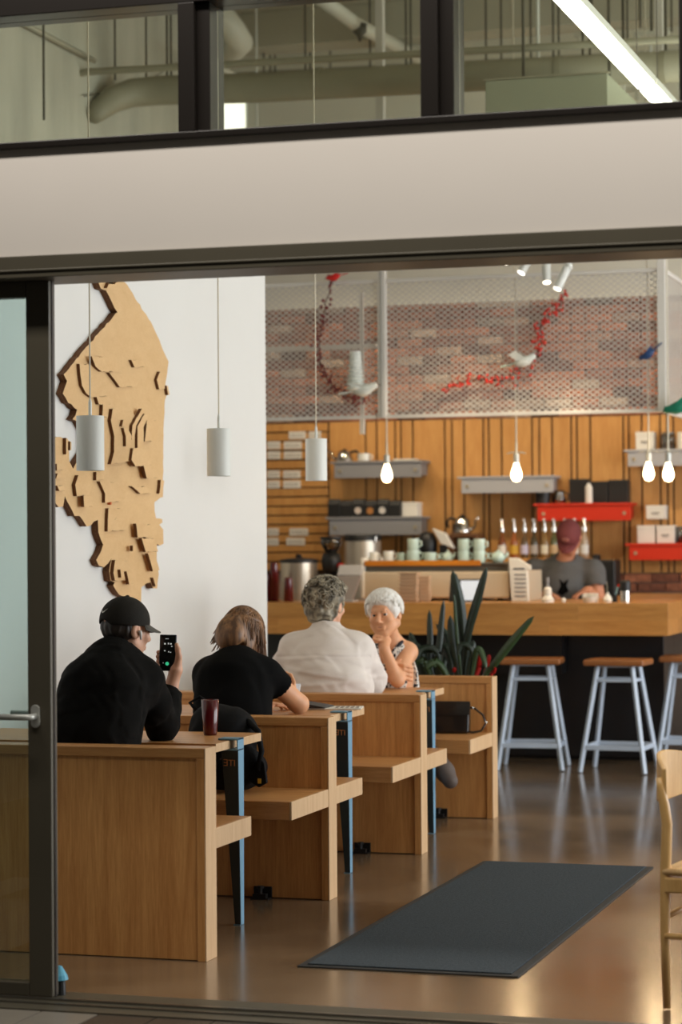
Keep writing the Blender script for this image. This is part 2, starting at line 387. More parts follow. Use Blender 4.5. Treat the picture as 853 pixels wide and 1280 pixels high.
# ================================================================ FURNITURE
XE, Y0B, SB, HB, TB = -2.989, 7.991, 1.491, .774, .111
M_oakv = wood('oak_vertical', srgb(218, 160, 96), srgb(186, 126, 68), (9, 9, .55), .42, objvar=.05)
M_oakh = wood('oak_lengthwise', srgb(212, 156, 94), srgb(184, 124, 68), (.55, 9, 9), .42, objvar=.05)
M_oake_lit = wood('oak_edge_lit', srgb(222, 188, 146), srgb(200, 160, 116), (9, 9, .6), .5, objvar=.03, contrast=.7)  # pale aisle ends: end grain, plus side light put into the colour
M_blk = mat('black_plastic', srgb(22, 22, 22), .45)
blabels = ['oak booth bench with its plain back panel facing the shop entrance',
           'double-sided oak bench with the black backpack on it',
           'double-sided oak bench the person in the white shirt sits on',
           'oak bench in front of the strap-leaved plant with a black handbag on it']
for k in range(4):
    y = Y0B+k*SB; L_ = XE-XW-.004
    t = thing('booth_bench', blabels[k], 'bench', (XE, y, 0), group='oak booth benches')
    MB().box(-L_, -.036, .008, TB-.008, .004, HB-.037).build('back_panel', M_oakv, t)
    MB().box(-.036, -.006, 0, TB, 0, HB-.037).build('end_post', M_oakv, t, bevel=.002)
    MB().box(-.006, 0, 0, TB, 0, HB).build('edge_band', M_oake_lit, t, bevel=.002)
    MB().box(-L_, -.006, 0, TB, HB-.037, HB).build('top_rail', M_oakh, t, bevel=.003)
    if k > 0:
        MB().box(-L_, -.012, -.495, .008, .397, .472).build('seat', M_oakh, t, bevel=.003)
        MB().box(-.012, -.002, -.495, -.0005, .397, .472).build('seat_end_cap', M_oake_lit, t, bevel=.002)
    if k < 3:
        MB().box(-L_, -.012, TB-.008, TB+.392, .397, .472).build('seat', M_oakh, t, bevel=.003)
        MB().box(-.012, -.002, TB+.0005, TB+.392, .397, .472).build('seat_end_cap', M_oake_lit, t, bevel=.002)
    if k > 0:
        MB().box(-.34, -.26, -.05, .008, 0, .006).box(-.34, -.26, -.004, .008, 0, .05).box(-.33, -.27, -.05, -.02, .006, .024).cyl((-.30, -.03, .02), (-.30, -.03, .05), .009, n=10).cyl((-.30, -.03, .046), (-.30, -.03, .056), .016, n=10).build('floor_bracket', M_blk, t, bevel=.001)

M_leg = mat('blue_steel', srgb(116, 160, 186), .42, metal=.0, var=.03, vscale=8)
M_let = mat('cut_letters', srgb(206, 140, 84), .6)
tlabels = ['oak table with red tumbler on it between the first two benches', 'oak table with a folded newspaper on it', 'oak table where two older people face each other']
def text_mesh(name, txt, size, m, parent, matrix, extrude=.0008):
    c = bpy.data.curves.new(name, 'FONT'); c.body = txt; c.size = size; c.extrude = extrude; c.align_x = 'CENTER'; c.align_y = 'CENTER'
    o = bpy.data.objects.new(name, c); link(o); dg = bpy.context.evaluated_depsgraph_get(); dg.update()
    me = bpy.data.meshes.new_from_object(o.evaluated_get(dg)); bpy.data.objects.remove(o)
    me.materials.clear(); me.materials.append(m)
    o = bpy.data.objects.new(name, me); link(o); o.parent = parent; o.matrix_local = matrix; return o
MFRONT = lambda x, y, z: Matrix.Translation((x, y, z)) @ Matrix.Rotation(pi/2, 4, 'X')   # text facing -Y
for k in range(3):
    xe = -3.175; yc = 8.876+k*SB; L_ = xe-XW-.003
    t = thing('booth_table', tlabels[k], 'table', (xe, yc, 0), group='oak booth tables')
    MB().box(-L_, -.004, -.27, .27, .702, .735).build('tabletop', M_oakh, t, bevel=.002)
    MB().box(-.004, 0, -.27, .27, .702, .735).build('end_band', M_oake_lit, t, bevel=.001)
    yl = -.075; lg = MB()
    xo = .034
    # outer blue face (tapers down) and the bent side plate
    fo = lambda a, b, s: (xo-s, a, b)
    lg.prism([(yl-.036, .743), (yl+.036, .743), (yl+.026, .0), (yl-.016, .0)], fo, 0, .006)
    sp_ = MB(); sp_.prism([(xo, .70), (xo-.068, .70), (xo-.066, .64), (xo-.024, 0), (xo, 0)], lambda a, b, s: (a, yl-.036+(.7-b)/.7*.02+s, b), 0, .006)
    lg.box(-.05, xo, yl-.036, yl+.036, .736, .743).box(-.06, xo, yl-.036, yl+.036, .694, .701)
    lg.box(xo-.03, xo, yl-.018, yl+.024, 0, .004)
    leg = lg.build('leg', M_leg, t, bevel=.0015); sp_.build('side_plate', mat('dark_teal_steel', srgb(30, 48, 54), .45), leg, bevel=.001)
    MB().cyl((-.035, yl, .66), (-.035, yl, .70), .012, n=12).cyl((-.035, yl, .655), (-.035, yl, .66), .02, n=12).build('clamp_screw', M_blk, leg)
    text_mesh('lettering', 'ƎTI', .036, M_let, leg, MFRONT(xo-.036, yl-.0365, .645))

# ---- rug
rg = thing('floor_mat', 'dark blue-grey ribbed entrance mat on the concrete floor', 'mat', (-2.235, 9.39, 0))
MB().box(-.405, .405, -1.41, 1.41, .0, .006).build('border', mat('mat_rubber', srgb(40, 39, 38), .7), rg, bevel=.002)
MB().box(-.375, .375, -1.38, 1.38, .006, .011).build('pile', mat('mat_pile', srgb(66, 73, 78), .95, var=.25, vscale=90, bump=.6, bscale=260, spec=.2), rg, bevel=.002)

# ---- bar counter
M_ctr = wood('counter_oak', srgb(212, 154, 84), srgb(182, 122, 58), (.6, 8, 8), .35, objvar=.12, coat=.25)
M_cbase = mat('black_laminate', srgb(24, 24, 26), .3, var=.1, vscale=3)
ct = thing('bar_counter', 'long bar counter with thick oak block top and black base', 'counter', (-2.5, 15.4, 0))
MB().box(-3.6, -.12, .55, .98, .02, .88).box(-.64, -.12, .98, 2.6, .02, .88).build('base', M_cbase, ct, bevel=.004)
MB().box(-3.6, -.16, .6, .94, 0, .02).box(-.6, -.16, .94, 2.55, 0, .02).build('plinth', M_blk, ct)
wt = MB().box(-3.6, -.004, .004, 1.04, .884, 1.08).build('worktop', M_ctr, ct)
rc = random.Random(11)
for (z0, z1, nm) in ((.88, .985, 0), (.985, 1.095, 1)):
    x = 0.0; first = True
    while x > -3.6:
        ln = rc.uniform(.55, 1.1)
        a = max(-3.6, x-ln)
        MB().box(a, x, 0, .43, z0, z1).build('block', M_ctr, wt, bevel=.0015); x = a
    x = 0.0
    while x > -3.6:
        a = max(-3.6, x-rc.uniform(.6, 1.2)); MB().box(a, x, .43, 1.05, z0, z1).build('block', M_ctr, wt, bevel=.0015); x = a
M_ctry = wood('counter_oak_return', srgb(212, 160, 96), srgb(186, 130, 70), (8, .6, 8), .35, objvar=.1, coat=.25)
rtop = MB().box(-.69, -.004, 1.054, 2.70, .884, 1.08).build('return_top', M_ctry, ct)
for i in range(3):
    for j in range(2):
        for z0, z1 in ((.88, .985), (.985, 1.095)):
            MB().box(-.70+.2333*i, -.70+.2333*(i+1), 1.05+.83*j, 1.05+.83*(j+1), z0, z1).build('block', M_ctry, rtop, bevel=.0015)
MB().box(-3.3, -.8, .42, .55, .60, .88).build('front_apron', M_cbase, ct)
# back counter under the plank wall
bc = thing('back_counter', 'dark back counter against the plank wall behind the barista', 'counter', (-5.0, 18.1, 0))
MB().box(-1.6, 1.74, -.3, .33, .0, .88).build('cabinet', M_cbase, bc, bevel=.004)
MB().box(-1.62, 1.76, -.33, .35, .88, .92).build('worktop', M_steel, bc, bevel=.004)
for i in range(5): MB().box(-1.58+.62*i, -.98+.62*i, -.315, -.3, .08, .86).build('cabinet_door', M_blk, bc, bevel=.003)

# ---- stools
M_st = mat('pale_blue_paint', srgb(190, 203, 220), .4, var=.02)
M_seatw = wood('stool_seat_wood', srgb(170, 110, 60), srgb(136, 80, 40), (1, 9, 9), .4)
def make_stool():
    t = thing('bar_stool', '', 'stool', (0, 0, 0), group='bar stools')
    MB().box(-.2, .2, -.16, .16, .695, .735).build('seat', M_seatw, t, bevel=.012, seg=3)
    top = [(-.115, -.10), (.115, -.10), (.115, .10), (-.115, .10)]; bot = [(-.215, -.20), (.215, -.20), (.215, .20), (-.215, .20)]
    at = lambda i, z: tuple(np.array(bot[i])*(1-z/.695)+np.array(top[i])*(z/.695))+(z,)
    for i in range(4): MB().bar(at(i, .004), at(i, .697), .026).build('leg', M_st, t, bevel=.003)
    for i in range(4):
        j = (i+1) % 4
        MB().bar(at(i, .60), at(j, .60), .02).build('stretcher', M_st, t, bevel=.002)
        MB().bar(at(i, .165), at(j, .165), .022, .03).build('foot_rail', M_st, t, bevel=.002)
    MB().box(-.12, .12, -.105, .105, .685, .697).build('seat_plate', M_st, t)
    return t
s0 = make_stool()
for i, (x, y, a, lab) in enumerate(((-3.39, 15.28, .10, 'pale blue bar stool with wooden seat standing next to the plant and last bench'), (-2.80, 15.22, -.05, 'pale blue bar stool with wooden seat before the counter corner'), (-2.40, 15.735, .04, 'pale blue bar stool with wooden seat tucked under the counter corner'))):
    o = s0 if i == 0 else copy_tree(s0)
    o.location = (x, y, 0); o.rotation_euler.z = a; o['label'] = lab

# ---- pendant lamps over the tables
M_pend = mat('pendant_white', srgb(222, 224, 218), .5)
M_cord = mat('white_cord', srgb(214, 206, 186), .6)
plab = ['white cylinder pendant lamp hanging over the red tumbler table', 'white cylinder pendant lamp hanging over the newspaper table', 'white cylinder pendant lamp hanging over the table by the grey-haired person']
for k in range(3):
    P = oy((113, 274, 395.5)[k], 570, 8.76+k*SB)
    z0 = (1.817, 1.83, 1.841)[k]
    t = thing('pendant_lamp', plab[k], 'lamp', (P[0], P[1], z0), group='white pendant lamps')
    MB().lathe([(.050, .004), (.050, .215), (.0555, .221), (.0565, .218), (.0565, 0), (.053, 0), (.052, .004)], n=40).build('shade', M_pend, t, auto=True)
    MB().lathe([(0, .06), (.048, .06), (.048, .075), (0, .075)], n=24).build('diffuser', emis('pendant_glow', (1, .86, .62), 1.2), t)
    MB().lathe([(0, .221), (.007, .221), (.007, .275), (.004, .29), (0, .29)], n=12).build('cord_grip', M_pend, t)
    MB().cyl((0, 0, .285), (0, 0, ZCEIL-z0), .0035, n=8).build('cord', M_cord, t)
    MB().lathe([(0, ZCEIL-z0-.03), (.05, ZCEIL-z0-.03), (.055, ZCEIL-z0), (0, ZCEIL-z0)], n=20).build('ceiling_rose', M_pend, t)

# ---- bare filament bulbs over the counter
def bulb_glass():
    return emis('bulb_glow', (1.0, .78, .46), 11)
for k, (px, py) in enumerate(((484, 603), (646, 602), (811.5, 601), (836, 602))):
    P = oy(px, py, 15.62 if k < 3 else 15.38); z0 = P[2]
    where = ['in front of the upper grey shelf', 'in front of the wide pale grey shelf', 'beside another bulb left of the counter corner', 'nearest the green bird decoration'][k]
    t = thing('filament_bulb_pendant', 'bare glowing bulb on a pale cord hanging '+where, 'lamp', (P[0], P[1], z0), group='bare bulb pendants')
    MB().lathe([(0, 0), (.022, .006), (.036, .03), (.037, .052), (.03, .082), (.019, .112), (.015, .128), (0, .128)], n=20).build('bulb', bulb_glass(), t, smooth=True)
    MB().lathe([(0, .126), (.018, .126), (.02, .132), (.02, .185), (.014, .195), (0, .195)], n=16).build('socket', hm, t)
    MB().cyl((0, 0, .19), (0, 0, .27), .008, n=10).build('cord_grip', M_cord, t)
    MB().cyl((0, 0, .26), (0, 0, ZCEIL-z0), .006, n=8).build('cord', M_cord, t)
    ld = bpy.data.lights.new('bulb_light', 'POINT'); ld.energy = 5; ld.color = (1, .70, .38); ld.shadow_soft_size = .04
    lo_ = link(bpy.data.objects.new('bulb_light', ld)); lo_.parent = t; lo_.location = (0, -.0, -.05)
    if k > 0:
        MB().tube([(-.065, 0, .192), (-.03, 0, .2), (.03, 0, .2), (.065, 0, .192)], .004, 6).build('wire_wing', hm, t)

# ---- wooden chair at the right edge
M_chair = wood('beech', srgb(222, 180, 116), srgb(202, 156, 92), (5, 5, .8), .4, coat=.2)
P = oz(834, 1262, 0)
ch = thing('wooden_chair', 'blond beech chair with curved backrest at the edge of the shop entrance', 'chair', (P[0], P[1], 0), RAD(-8))
def post(y): return [(0, y, 0.004), (-.004, y, .25), (.0, y, .45), (.006, y, .6), (-.002, y, .66), (-.014, y, .72), (-.02, y, .75)]
for y in (0, .40): MB().tube(post(y), [.013, .016, .018, .018, .017, .014, .010], 12).build('rear_leg', M_chair, ch, smooth=True)
for y in (-.02, .42): MB().tube([(.42, y, .004), (.42, y, .2), (.42, y, .44)], [.012, .016, .018], 12).build('front_leg', M_chair, ch, smooth=True)
bp = []; NB = 14
g = MB(); vs = []; fs = []
for i in range(NB+1):
    s = i/NB; y = -.005+s*.44; dx = -.075*math.sin(pi*s)-.012; hh = .022+.062*math.sin(pi*(.06+.88*s))**.6
    for (ox_, oz_) in ((-.008, -hh), (.008, -hh), (.008, hh), (-.008, hh)): vs.append((dx+ox_+.012, y, .735+oz_))
for i in range(NB):
    for k in range(4): fs.append((i*4+k, i*4+(k+1) % 4, (i+1)*4+(k+1) % 4, (i+1)*4+k))
fs += [(0, 1, 2, 3), tuple(NB*4+k for k in (3, 2, 1, 0))]
g.add(vs, fs).build('backrest', M_chair, ch, bevel=.004, auto=True)
MB().box(-.01, .45, -.02, .42, .435, .46).build('seat', wood('seat_weave', srgb(214, 178, 124), srgb(190, 148, 96), (9, .6, 9), .6), ch, bevel=.01)
for y in (-.01, .41): MB().bar((0, y, .405), (.42, y, .405), .018, .05).build('seat_rail', M_chair, ch, bevel=.005)
for x_, a_, b_ in ((0, .02, .38), (.42, 0, .4)): MB().bar((x_, a_, .405), (x_, b_, .405), .018, .05).build('seat_rail', M_chair, ch, bevel=.005)
for y in (-.01, .41): MB().tube([(0, y, .24), (.42, y, .24)], .010, 10).build('stretcher', M_chair, ch, smooth=True)
for x_ in (0, .42): MB().tube([(x_, 0, .30), (x_, .4, .30)], .010, 10).build('stretcher', M_chair, ch, smooth=True)

# ---- little blue-topped door stop behind the sliding door
P = oz(58, 1254, 0)
ds = thing('door_stop', 'small blue and black floor stop peeking out behind the sliding door', 'door stop', (P[0]-.01, YF+.15, 0))
MB().lathe([(0, 0), (.022, 0), (.02, .05), (.014, .055), (0, .055)], n=14).build('post', M_blk, ds)
MB().lathe([(0, .055), (.03, .055), (.026, .07), (.008, .1), (0, .102)], n=14).build('cap', mat('sky_blue', srgb(92, 176, 206), .5), ds)
# ================================================================ WALL MAP
M_mapf = wood('birch_ply', srgb(226, 190, 138), srgb(212, 172, 118), (.5, 3, 6), .5, contrast=.6, objvar=.02)
M_maps = mat('burnt_edge', srgb(104, 66, 34), .8, var=.25, vscale=60, vstretch=(8, 1, 1))
OUT = [(112, 322), (119, 347), (124.5, 360), (131, 364), (139, 378), (145.5, 390), (112, 428), (78, 468), (82, 476), (77, 492), (84, 503), (95, 512), (93, 519), (89, 524.5), (97, 526), (104, 540), (103, 566), (94, 578), (90, 586), (85, 576), (85, 560), (85.5, 551), (80, 549), (74, 546.5), (66, 548), (57, 553), (57.5, 572), (57, 592), (58.5, 604), (60, 626), (66, 627), (72, 634), (77.6, 633), (80, 620), (86, 634), (91.7, 645), (98, 645), (102, 650), (106.5, 658.5), (113, 656), (116, 652), (121, 650), (121.5, 665), (127.6, 681), (124, 690), (119, 700), (122, 706), (128.5, 709), (134, 704), (138, 698), (135, 714), (137, 726), (142, 728), (140.5, 731), (147.5, 743), (153, 746), (156, 755), (175, 752), (176, 733), (182, 729), (187, 728), (190, 735.5), (195, 735), (197.5, 718), (195, 702), (195, 680), (199, 682), (203, 680), (203, 662), (198, 656), (202, 653), (201.5, 648), (194, 648), (192, 638), (192, 627), (202.5, 621), (203, 580), (203.5, 537), (205, 500), (208, 492), (206, 480), (209.5, 452), (200, 432), (196, 420), (187, 402), (168, 373), (158, 356), (150, 350), (147, 322)]
wm_ = thing('relief_map', 'layered plywood relief map mounted on the white wall', 'wall art', (XW+.002, 9.6, 0))
def wp(px, py): P = ox(px, py, XW+.03); return (P[1]-9.6, P[2])
OUTW = [wp(*p) for p in OUT]
fmap = lambda a, b, t: (t, a, b)
def jag(poly, rnd, amp=.004):
    out = []
    for i in range(len(poly)):
        a, b = np.array(poly[i]), np.array(poly[(i+1) % len(poly)]); L_ = np.linalg.norm(b-a); n = max(1, int(L_/.03))
        for k in range(n): out.append(tuple(a+(b-a)*k/n+(np.array([rnd.uniform(-amp, amp), rnd.uniform(-amp, amp)]) if n > 1 or k else 0)))
    return out
rj = random.Random(2)
J = jag(OUTW, rj)
MB().prism(J, fmap, 0, .018, 0, 1).build('base_layer', [M_mapf, M_maps], wm_)
MB().prism([(a*.999, b) for a, b in J], fmap, .0185, .034, 0, 1).build('land_layer', [M_mapf, M_maps], wm_)
# raised contour plateaus: left edge polyline in pixels, width of the plateau in pixels
LINES = [([(94, 455), (95, 468), (97, 482), (102, 492), (109, 497)], 34), ([(105, 446), (110, 458), (118, 465)], 30), ([(131, 466), (138, 475), (144, 484)], 30), ([(115, 496), (118, 506)], 22),
 ([(123, 504), (122, 522)], 10), ([(135, 511), (133, 526), (137, 545), (137, 565), (133, 580)], 36), ([(168, 511), (156, 532), (155, 550)], 5), ([(172, 517), (163, 533), (163, 560), (166, 568)], 8), ([(175, 525), (172, 552)], 22),
 ([(145, 525), (143, 533)], 12), ([(145, 535), (148, 546), (148, 558)], 8), ([(157, 560), (155, 575), (160, 583)], 26), ([(170, 581), (174, 598)], 20), ([(159, 608), (170, 617)], 24), ([(119, 602), (126, 617), (126, 628)], 30),
 ([(130, 635), (129, 664)], 36), ([(161, 655), (163, 672)], 26), ([(168, 673), (173, 690)], 22), ([(176, 692), (182, 714)], 12), ([(138, 700), (136, 716), (138, 726)], 24), ([(92, 594), (88, 606), (90, 620)], 22), ([(159, 450), (163, 459)], 20), ([(195, 465), (191, 475), (194, 487)], 10),
 ([(77, 548), (77, 568)], 3), ([(82, 552), (82, 563)], 2), ([(65, 580), (65, 588)], 14), ([(66, 592), (64, 598)], 14), ([(65, 607), (68, 614)], 12), ([(95, 620), (96, 634)], 16), ([(115, 590), (115, 600)], 14), ([(196, 600), (194, 617)], 6), ([(149, 714), (152, 730)], 14), ([(141, 712), (142, 722)], 6), ([(186, 722), (189, 733)], 4), ([(130, 355), (132, 350), (128, 360)], 10), ([(177, 664), (177, 674)], 8), ([(157, 682), (157, 689)], 6), ([(203, 482), (205, 494)], 2.5), ([(140, 646), (138, 650)], 5)]
for i, (ln, wd) in enumerate(LINES):
    n = len(ln); cx = [p[0] for p in ln]; top = ln[0]; bot = ln[-1]
    right = []
    for k in range(n-1, -1, -1):
        s = k/(n-1); right.append((ln[k][0]+wd*(.45+.55*math.sin(pi*(.15+.7*s))), ln[k][1]*.9+.1*(top[1]+bot[1])/2))
    poly = jag([wp(*p) for p in ln+right], rj, .002)
    lv = .0158 if i in (1, 6, 7, 8, 9, 10, 11, 12, 16, 17, 18, 28, 31, 32, 36) else 0
    MB().prism(poly, fmap, .0345+lv, .050+lv+.0004*(i % 7), 0, 1).build('contour_layer', [M_mapf, M_maps], wm_)
P = ox(136, 629, XW+.04); MB().cyl((.034, P[1]-9.6, P[2]), (.05, P[1]-9.6, P[2]), .008, n=14).build('marker_pin', mat('orange_pin', srgb(220, 100, 40), .4), wm_)

# ================================================================ EXPANDED-METAL CAGE ABOVE THE BAR
M_mesh = mat('cage_white', srgb(222, 218, 210), .5)
YC = 15.5; cx0, cx1, cz0, cz1 = -5.75, -2.54, 2.375, 3.31; xp = -4.477; YC1 = YB-.08
cg = thing('mesh_cage', 'white expanded-metal mesh cage hanging above the bar', 'cage', (cx1, YC, cz0))
def lattice(u0, u1, v0, v1, fn, pw=.05, ph=.038, w=.0075, th=.003):
    "two crossing families of diagonal strands clipped to the panel"
    mb = MB(); sl = ph/pw
    for sgn in (1, -1):
        c0 = -((u1-u0)*sl) if sgn > 0 else 0
        c = c0 - (c0 % ph) - ph
        cmax = (v1-v0) if sgn > 0 else (v1-v0)+(u1-u0)*sl
        while c < cmax+ph:
            pts = []
            for u in (0, u1-u0):
                v = c+sgn*sl*u; pts.append((u, v))
            (ua, va), (ub, vb) = pts; H = v1-v0
            # clip to 0..H
            def cl(ua, va, ub, vb):
                t0, t1 = 0., 1.; dv = vb-va
                for lo in (0,):
                    if dv != 0:
                        ta, tb = (0-va)/dv, (H-va)/dv
                        if ta > tb: ta, tb = tb, ta
                        t0, t1 = max(t0, ta), min(t1, tb)
                return t0, t1
            t0, t1 = cl(ua, va, ub, vb)
            if t1-t0 > 1e-3:
                A = (ua+(ub-ua)*t0, va+(vb-va)*t0); B = (ua+(ub-ua)*t1, va+(vb-va)*t1)
                a = np.array(fn(u0+A[0], v0+A[1])); b = np.array(fn(u0+B[0], v0+B[1]))
                mb.bar(a, b, th, w)
            c += ph
    return mb
def frame(mb, pts, w=.03):
    for i in range(len(pts)): mb.bar(pts[i], pts[(i+1) % len(pts)], w)
    return mb
xw = cx1-cx0; H = cz1-cz0
fr = lambda u, v: (u, 0, v)
for (a, b_) in ((-xw, xp-cx1-.02), (xp-cx1+.02, 0)):
    pn = lattice(a, b_, 0, H, fr).build('front_mesh', M_mesh, cg); pn['kind'] = 'stuff'
    frame(MB(), [(a, 0, 0), (b_, 0, 0), (b_, 0, H), (a, 0, H)], .026).build('front_frame', M_mesh, cg, bevel=.003)
sd = lattice(0, YC1-YC, 0, H, lambda u, v: (0, u, v), pw=.055, ph=.042).build('side_mesh', M_mesh, cg); sd['kind'] = 'stuff'
frame(MB(), [(0, 0, 0), (0, YC1-YC, 0), (0, YC1-YC, H), (0, 0, H)], .03).build('side_frame', M_mesh, cg, bevel=.003)
for x_ in (xp-cx1, 0):
    MB().box(x_-.028, x_+.028, -.03, .03, -.01, ZCEIL-cz0).build('post', M_mesh, cg, bevel=.004)
MB().box(xp-cx1-.006, xp-cx1+.006, -.036, -.03, -.01, H+.3).build('post_rib', mat('cage_grey', srgb(176, 174, 168), .5), cg)
# inner rail and post seen through the mesh
MB().bar((-xw, .35, .52), (-.98*1.0-1.1, .35, .52), .035).bar((-2.19, .35, -.1), (-2.19, .35, .9), .03).build('inner_rail', M_mesh, cg)

# ---- berry garlands
M_wire = mat('garland_wire', srgb(84, 40, 30), .7)
M_berry = mat('red_berry', srgb(196, 44, 30), .35, objvar=.2, var=.25, vscale=30)
M_berryd = mat('dark_berry', srgb(120, 36, 34), .4, var=.25, vscale=30)
def garland(label, pts, mb_, dens, seed):
    W = [oy(px, py, YC-.05) for px, py in pts]; r = random.Random(seed)
    g = thing('berry_garland', label, 'garland', tuple(W[0]), group='red berry garlands')
    Q = []
    for i in range(len(W)-1):
        for k in range(6): Q.append(W[i]+(W[i+1]-W[i])*k/6+np.array([r.uniform(-.008, .008), 0, r.uniform(-.008, .008)])-W[0])
    Q.append(W[-1]-W[0])
    MB().tube(Q, .004, 5).build('twig', M_wire, g)
    b = MB(); tw = MB()
    for q in Q:
        for _ in range(dens):
            d = np.array([r.gauss(0, .022), r.uniform(-.03, .0), r.gauss(0, .022)])
            b.ball(q+d, r.uniform(.007, .013), 6); tw.bar(q, q+d, .002)
    o = b.build('berries', mb_, g, smooth=True); o['kind'] = 'stuff'
    o = tw.build('sprigs', M_wire, g); o['kind'] = 'stuff'
garland('dark red berry garland hanging below the red bird on the mesh', [(417, 350), (408, 375), (403, 405), (398, 425), (400, 450), (408, 472), (425, 490), (440, 498), (456, 497)], M_berryd, 2, 4)
garland('bright red berry garland draped across the wide mesh panel', [(557, 486), (580, 477), (605, 474), (625, 476), (645, 466), (660, 452), (672, 440), (677, 425), (676, 408), (688, 395), (700, 382), (708, 362)], M_berry, 2, 9)

# ---- birds
def bird(name, label, px, py, L_, m, head=1, pitch=0., wing=0., tailm=None, Y=None, beak=None):
    P = oy(px, py, Y or YC-.09); t = thing(name, label, 'decoration', tuple(P)); h = head; s = L_
    R = Matrix.Rotation(-pitch*h, 3, 'Y'); Rn = np.array(R)
    T = lambda p: Rn@np.array((p[0]*h*s, p[1]*s, p[2]*s))
    MB().tube([T((-.30, 0, 0)), T((-.2, 0, .0)), T((-.05, 0, 0)), T((.12, 0, .02)), T((.24, 0, .07)), T((.33, 0, .10)), T((.39, 0, .10))], [.03*s, .1*s, .16*s, .15*s, .10*s, .095*s, .03*s], 12).build('body', m, t, smooth=True)
    MB().tube([T((.37, 0, .10)), T((.5 if beak is None else beak, 0, .09))], [.022*s, .004*s], 6).build('beak', mat('beak_dark', srgb(70, 56, 40), .5), t)
    MB().prism([(-.26, .03), (-.68, .06), (-.7, -.04), (-.26, -.04)], lambda a, b, u: T((a, b*.9, u)), -.02, .02).build('tail', tailm or m, t)
    for sy in (-1, 1):
        MB().prism([(.10, 0), (-.18, 0), (-.36, .16+wing*.5), (-.1, .12+wing)], lambda a, b, u: T((a, sy*(.12+b*.55+u), .05+b*.75)), 0, .02).build('wing', m, t)
    MB().ball(T((.33, -.085, .12)), .014*s, 8).build('eye', M_blk, t)
    return t
M_wb = mat('white_feather', srgb(226, 230, 222), .7, var=.05, vscale=30)
bird('white_bird', 'white and pale green bird ornament perched on the bright garland', 655, 452, .23, M_wb, 1, .2, .25, mat('mint_feather', srgb(176, 206, 190), .7))
bird('red_bird', 'small red bird ornament at the top of the mesh cage', 418, 347, .15, mat('red_feather', srgb(206, 26, 20), .6), -1, -.3)
bird('blue_bird', 'small deep blue bird ornament near the right end of the mesh', 811, 443, .17, mat('blue_feather', srgb(26, 62, 110), .5), -1, -.7, Y=YC-.035)
bird('green_bird', 'emerald green bird ornament at the cage corner', 849, 509, .26, mat('green_feather', srgb(12, 120, 92), .5), -1, -.5, Y=YC-.12)
b4 = bird('white_bird', 'large white bird ornament with upright ridged fan on the mesh', 455, 488, .26, M_wb, 1, .1, .1)
fan = MB()
for i in range(9): fan.lathe([(0, .0+i*.030), (.046-.001*i, .0+i*.030), (.064-.003*i, .013+i*.030), (.064-.003*i, .018+i*.030), (.046-.001*i, .030+i*.030), (0, .031+i*.030)], (-.06, 0, 0), 16)
fan.build('ridged_fan', M_wb, b4, auto=True)

# ---- track spots
tr = thing('track_light', 'white ceiling track light with swivelling spot heads before the mesh cage', 'light', tuple(oy(675, 318, 15.0)))
ro = oy(675, 318, 15.0)
rel = lambda px, py: oy(px, py, 15.0)-ro
a, b_ = rel(632, 316), rel(716, 322)
MB().box(a[0], b_[0], -.02, .02, .03, .06).build('track', M_pend, tr, bevel=.004)
MB().cyl((0, 0, .06), (0, 0, ZCEIL-ro[2]), .012, n=10).build('drop_rod', M_pend, tr)
O3 = lambda k: {646: (-4.9, 15.9, 1.1), 665: (-4.3, 15.9, 1.1), 683: (-3.5, 15.9, 1.1), 709: (-2.9, 15.9, 1.1)}[k]
for (pa, pb) in (((646, 319), (634, 328)), ((665, 318), (654, 342)), ((683, 324), (686, 354)), ((709, 335), (699, 362))):
    A, B = rel(*pa), rel(*pb); B = B+np.array((0, -.05, 0))
    hd = MB().tube([A, B], .028, 18).build('spot_head', M_pend, tr, auto=True)
    d = (B-A)/np.linalg.norm(B-A)
    MB().cyl(B-d*.004, B+d*.002, .024, n=18).build('spot_lens', emis('spot_lens_glow', (1, .9, .74), 6), hd)
    MB().cyl(A, (A[0], 0, .032), .009, n=8).build('spot_arm', M_pend, hd)
    ld = bpy.data.lights.new('spot_beam', 'SPOT'); ld.energy = 30; ld.color = (1, .78, .52); ld.spot_size = RAD(50); ld.spot_blend = .8; ld.shadow_soft_size = .04
    lo_ = bpy.data.objects.new('spot_beam', ld); link(lo_); lo_.parent = hd; lo_.location = B+d*.03
    aim = O3(pa[0]); lo_.rotation_euler = (Vector(aim)-Vector(ro)-Vector(B)).to_track_quat('-Z', 'Y').to_euler()
MB().tube([rel(692, 325), rel(706, 325), rel(712, 331), rel(712, 337)], .022, 12).build('driver_box', M_pend, tr, smooth=True)

# ================================================================ CEILING SERVICES SEEN THROUGH THE TRANSOM
M_duct = mat('painted_duct', srgb(158, 154, 134), .55, var=.06, vscale=4)
M_pipe = mat('painted_pipe', srgb(186, 182, 164), .5)
M_pipew = mat('white_pipe', srgb(214, 212, 198), .5)
M_rod = mat('hanger_rod', srgb(96, 92, 80), .5, metal=.3)
def service(name, label, cat, pts, r, m, n=16, group=None, part='run'):
    W = [oy(px, py, Y) for px, py, Y in pts]; t = thing(name, label, cat, tuple(W[0]), group=group)
    MB().tube([p-W[0] for p in W], r, n).build(part, m, t, smooth=True); return t, W[0]
dct, d0 = service('air_duct', 'big round grey duct running under the ceiling past all transom panes', 'duct', [(118, 146, 14.4), (125, 137, 14.5), (140, 125, 14.6), (165, 116, 14.75), (200, 113, 14.8), (320, 110, 14.8), (600, 95, 14.8), (980, 77, 14.8)], [.05, .075, .09, .097, .099, .099, .099, .099], M_duct, 24)
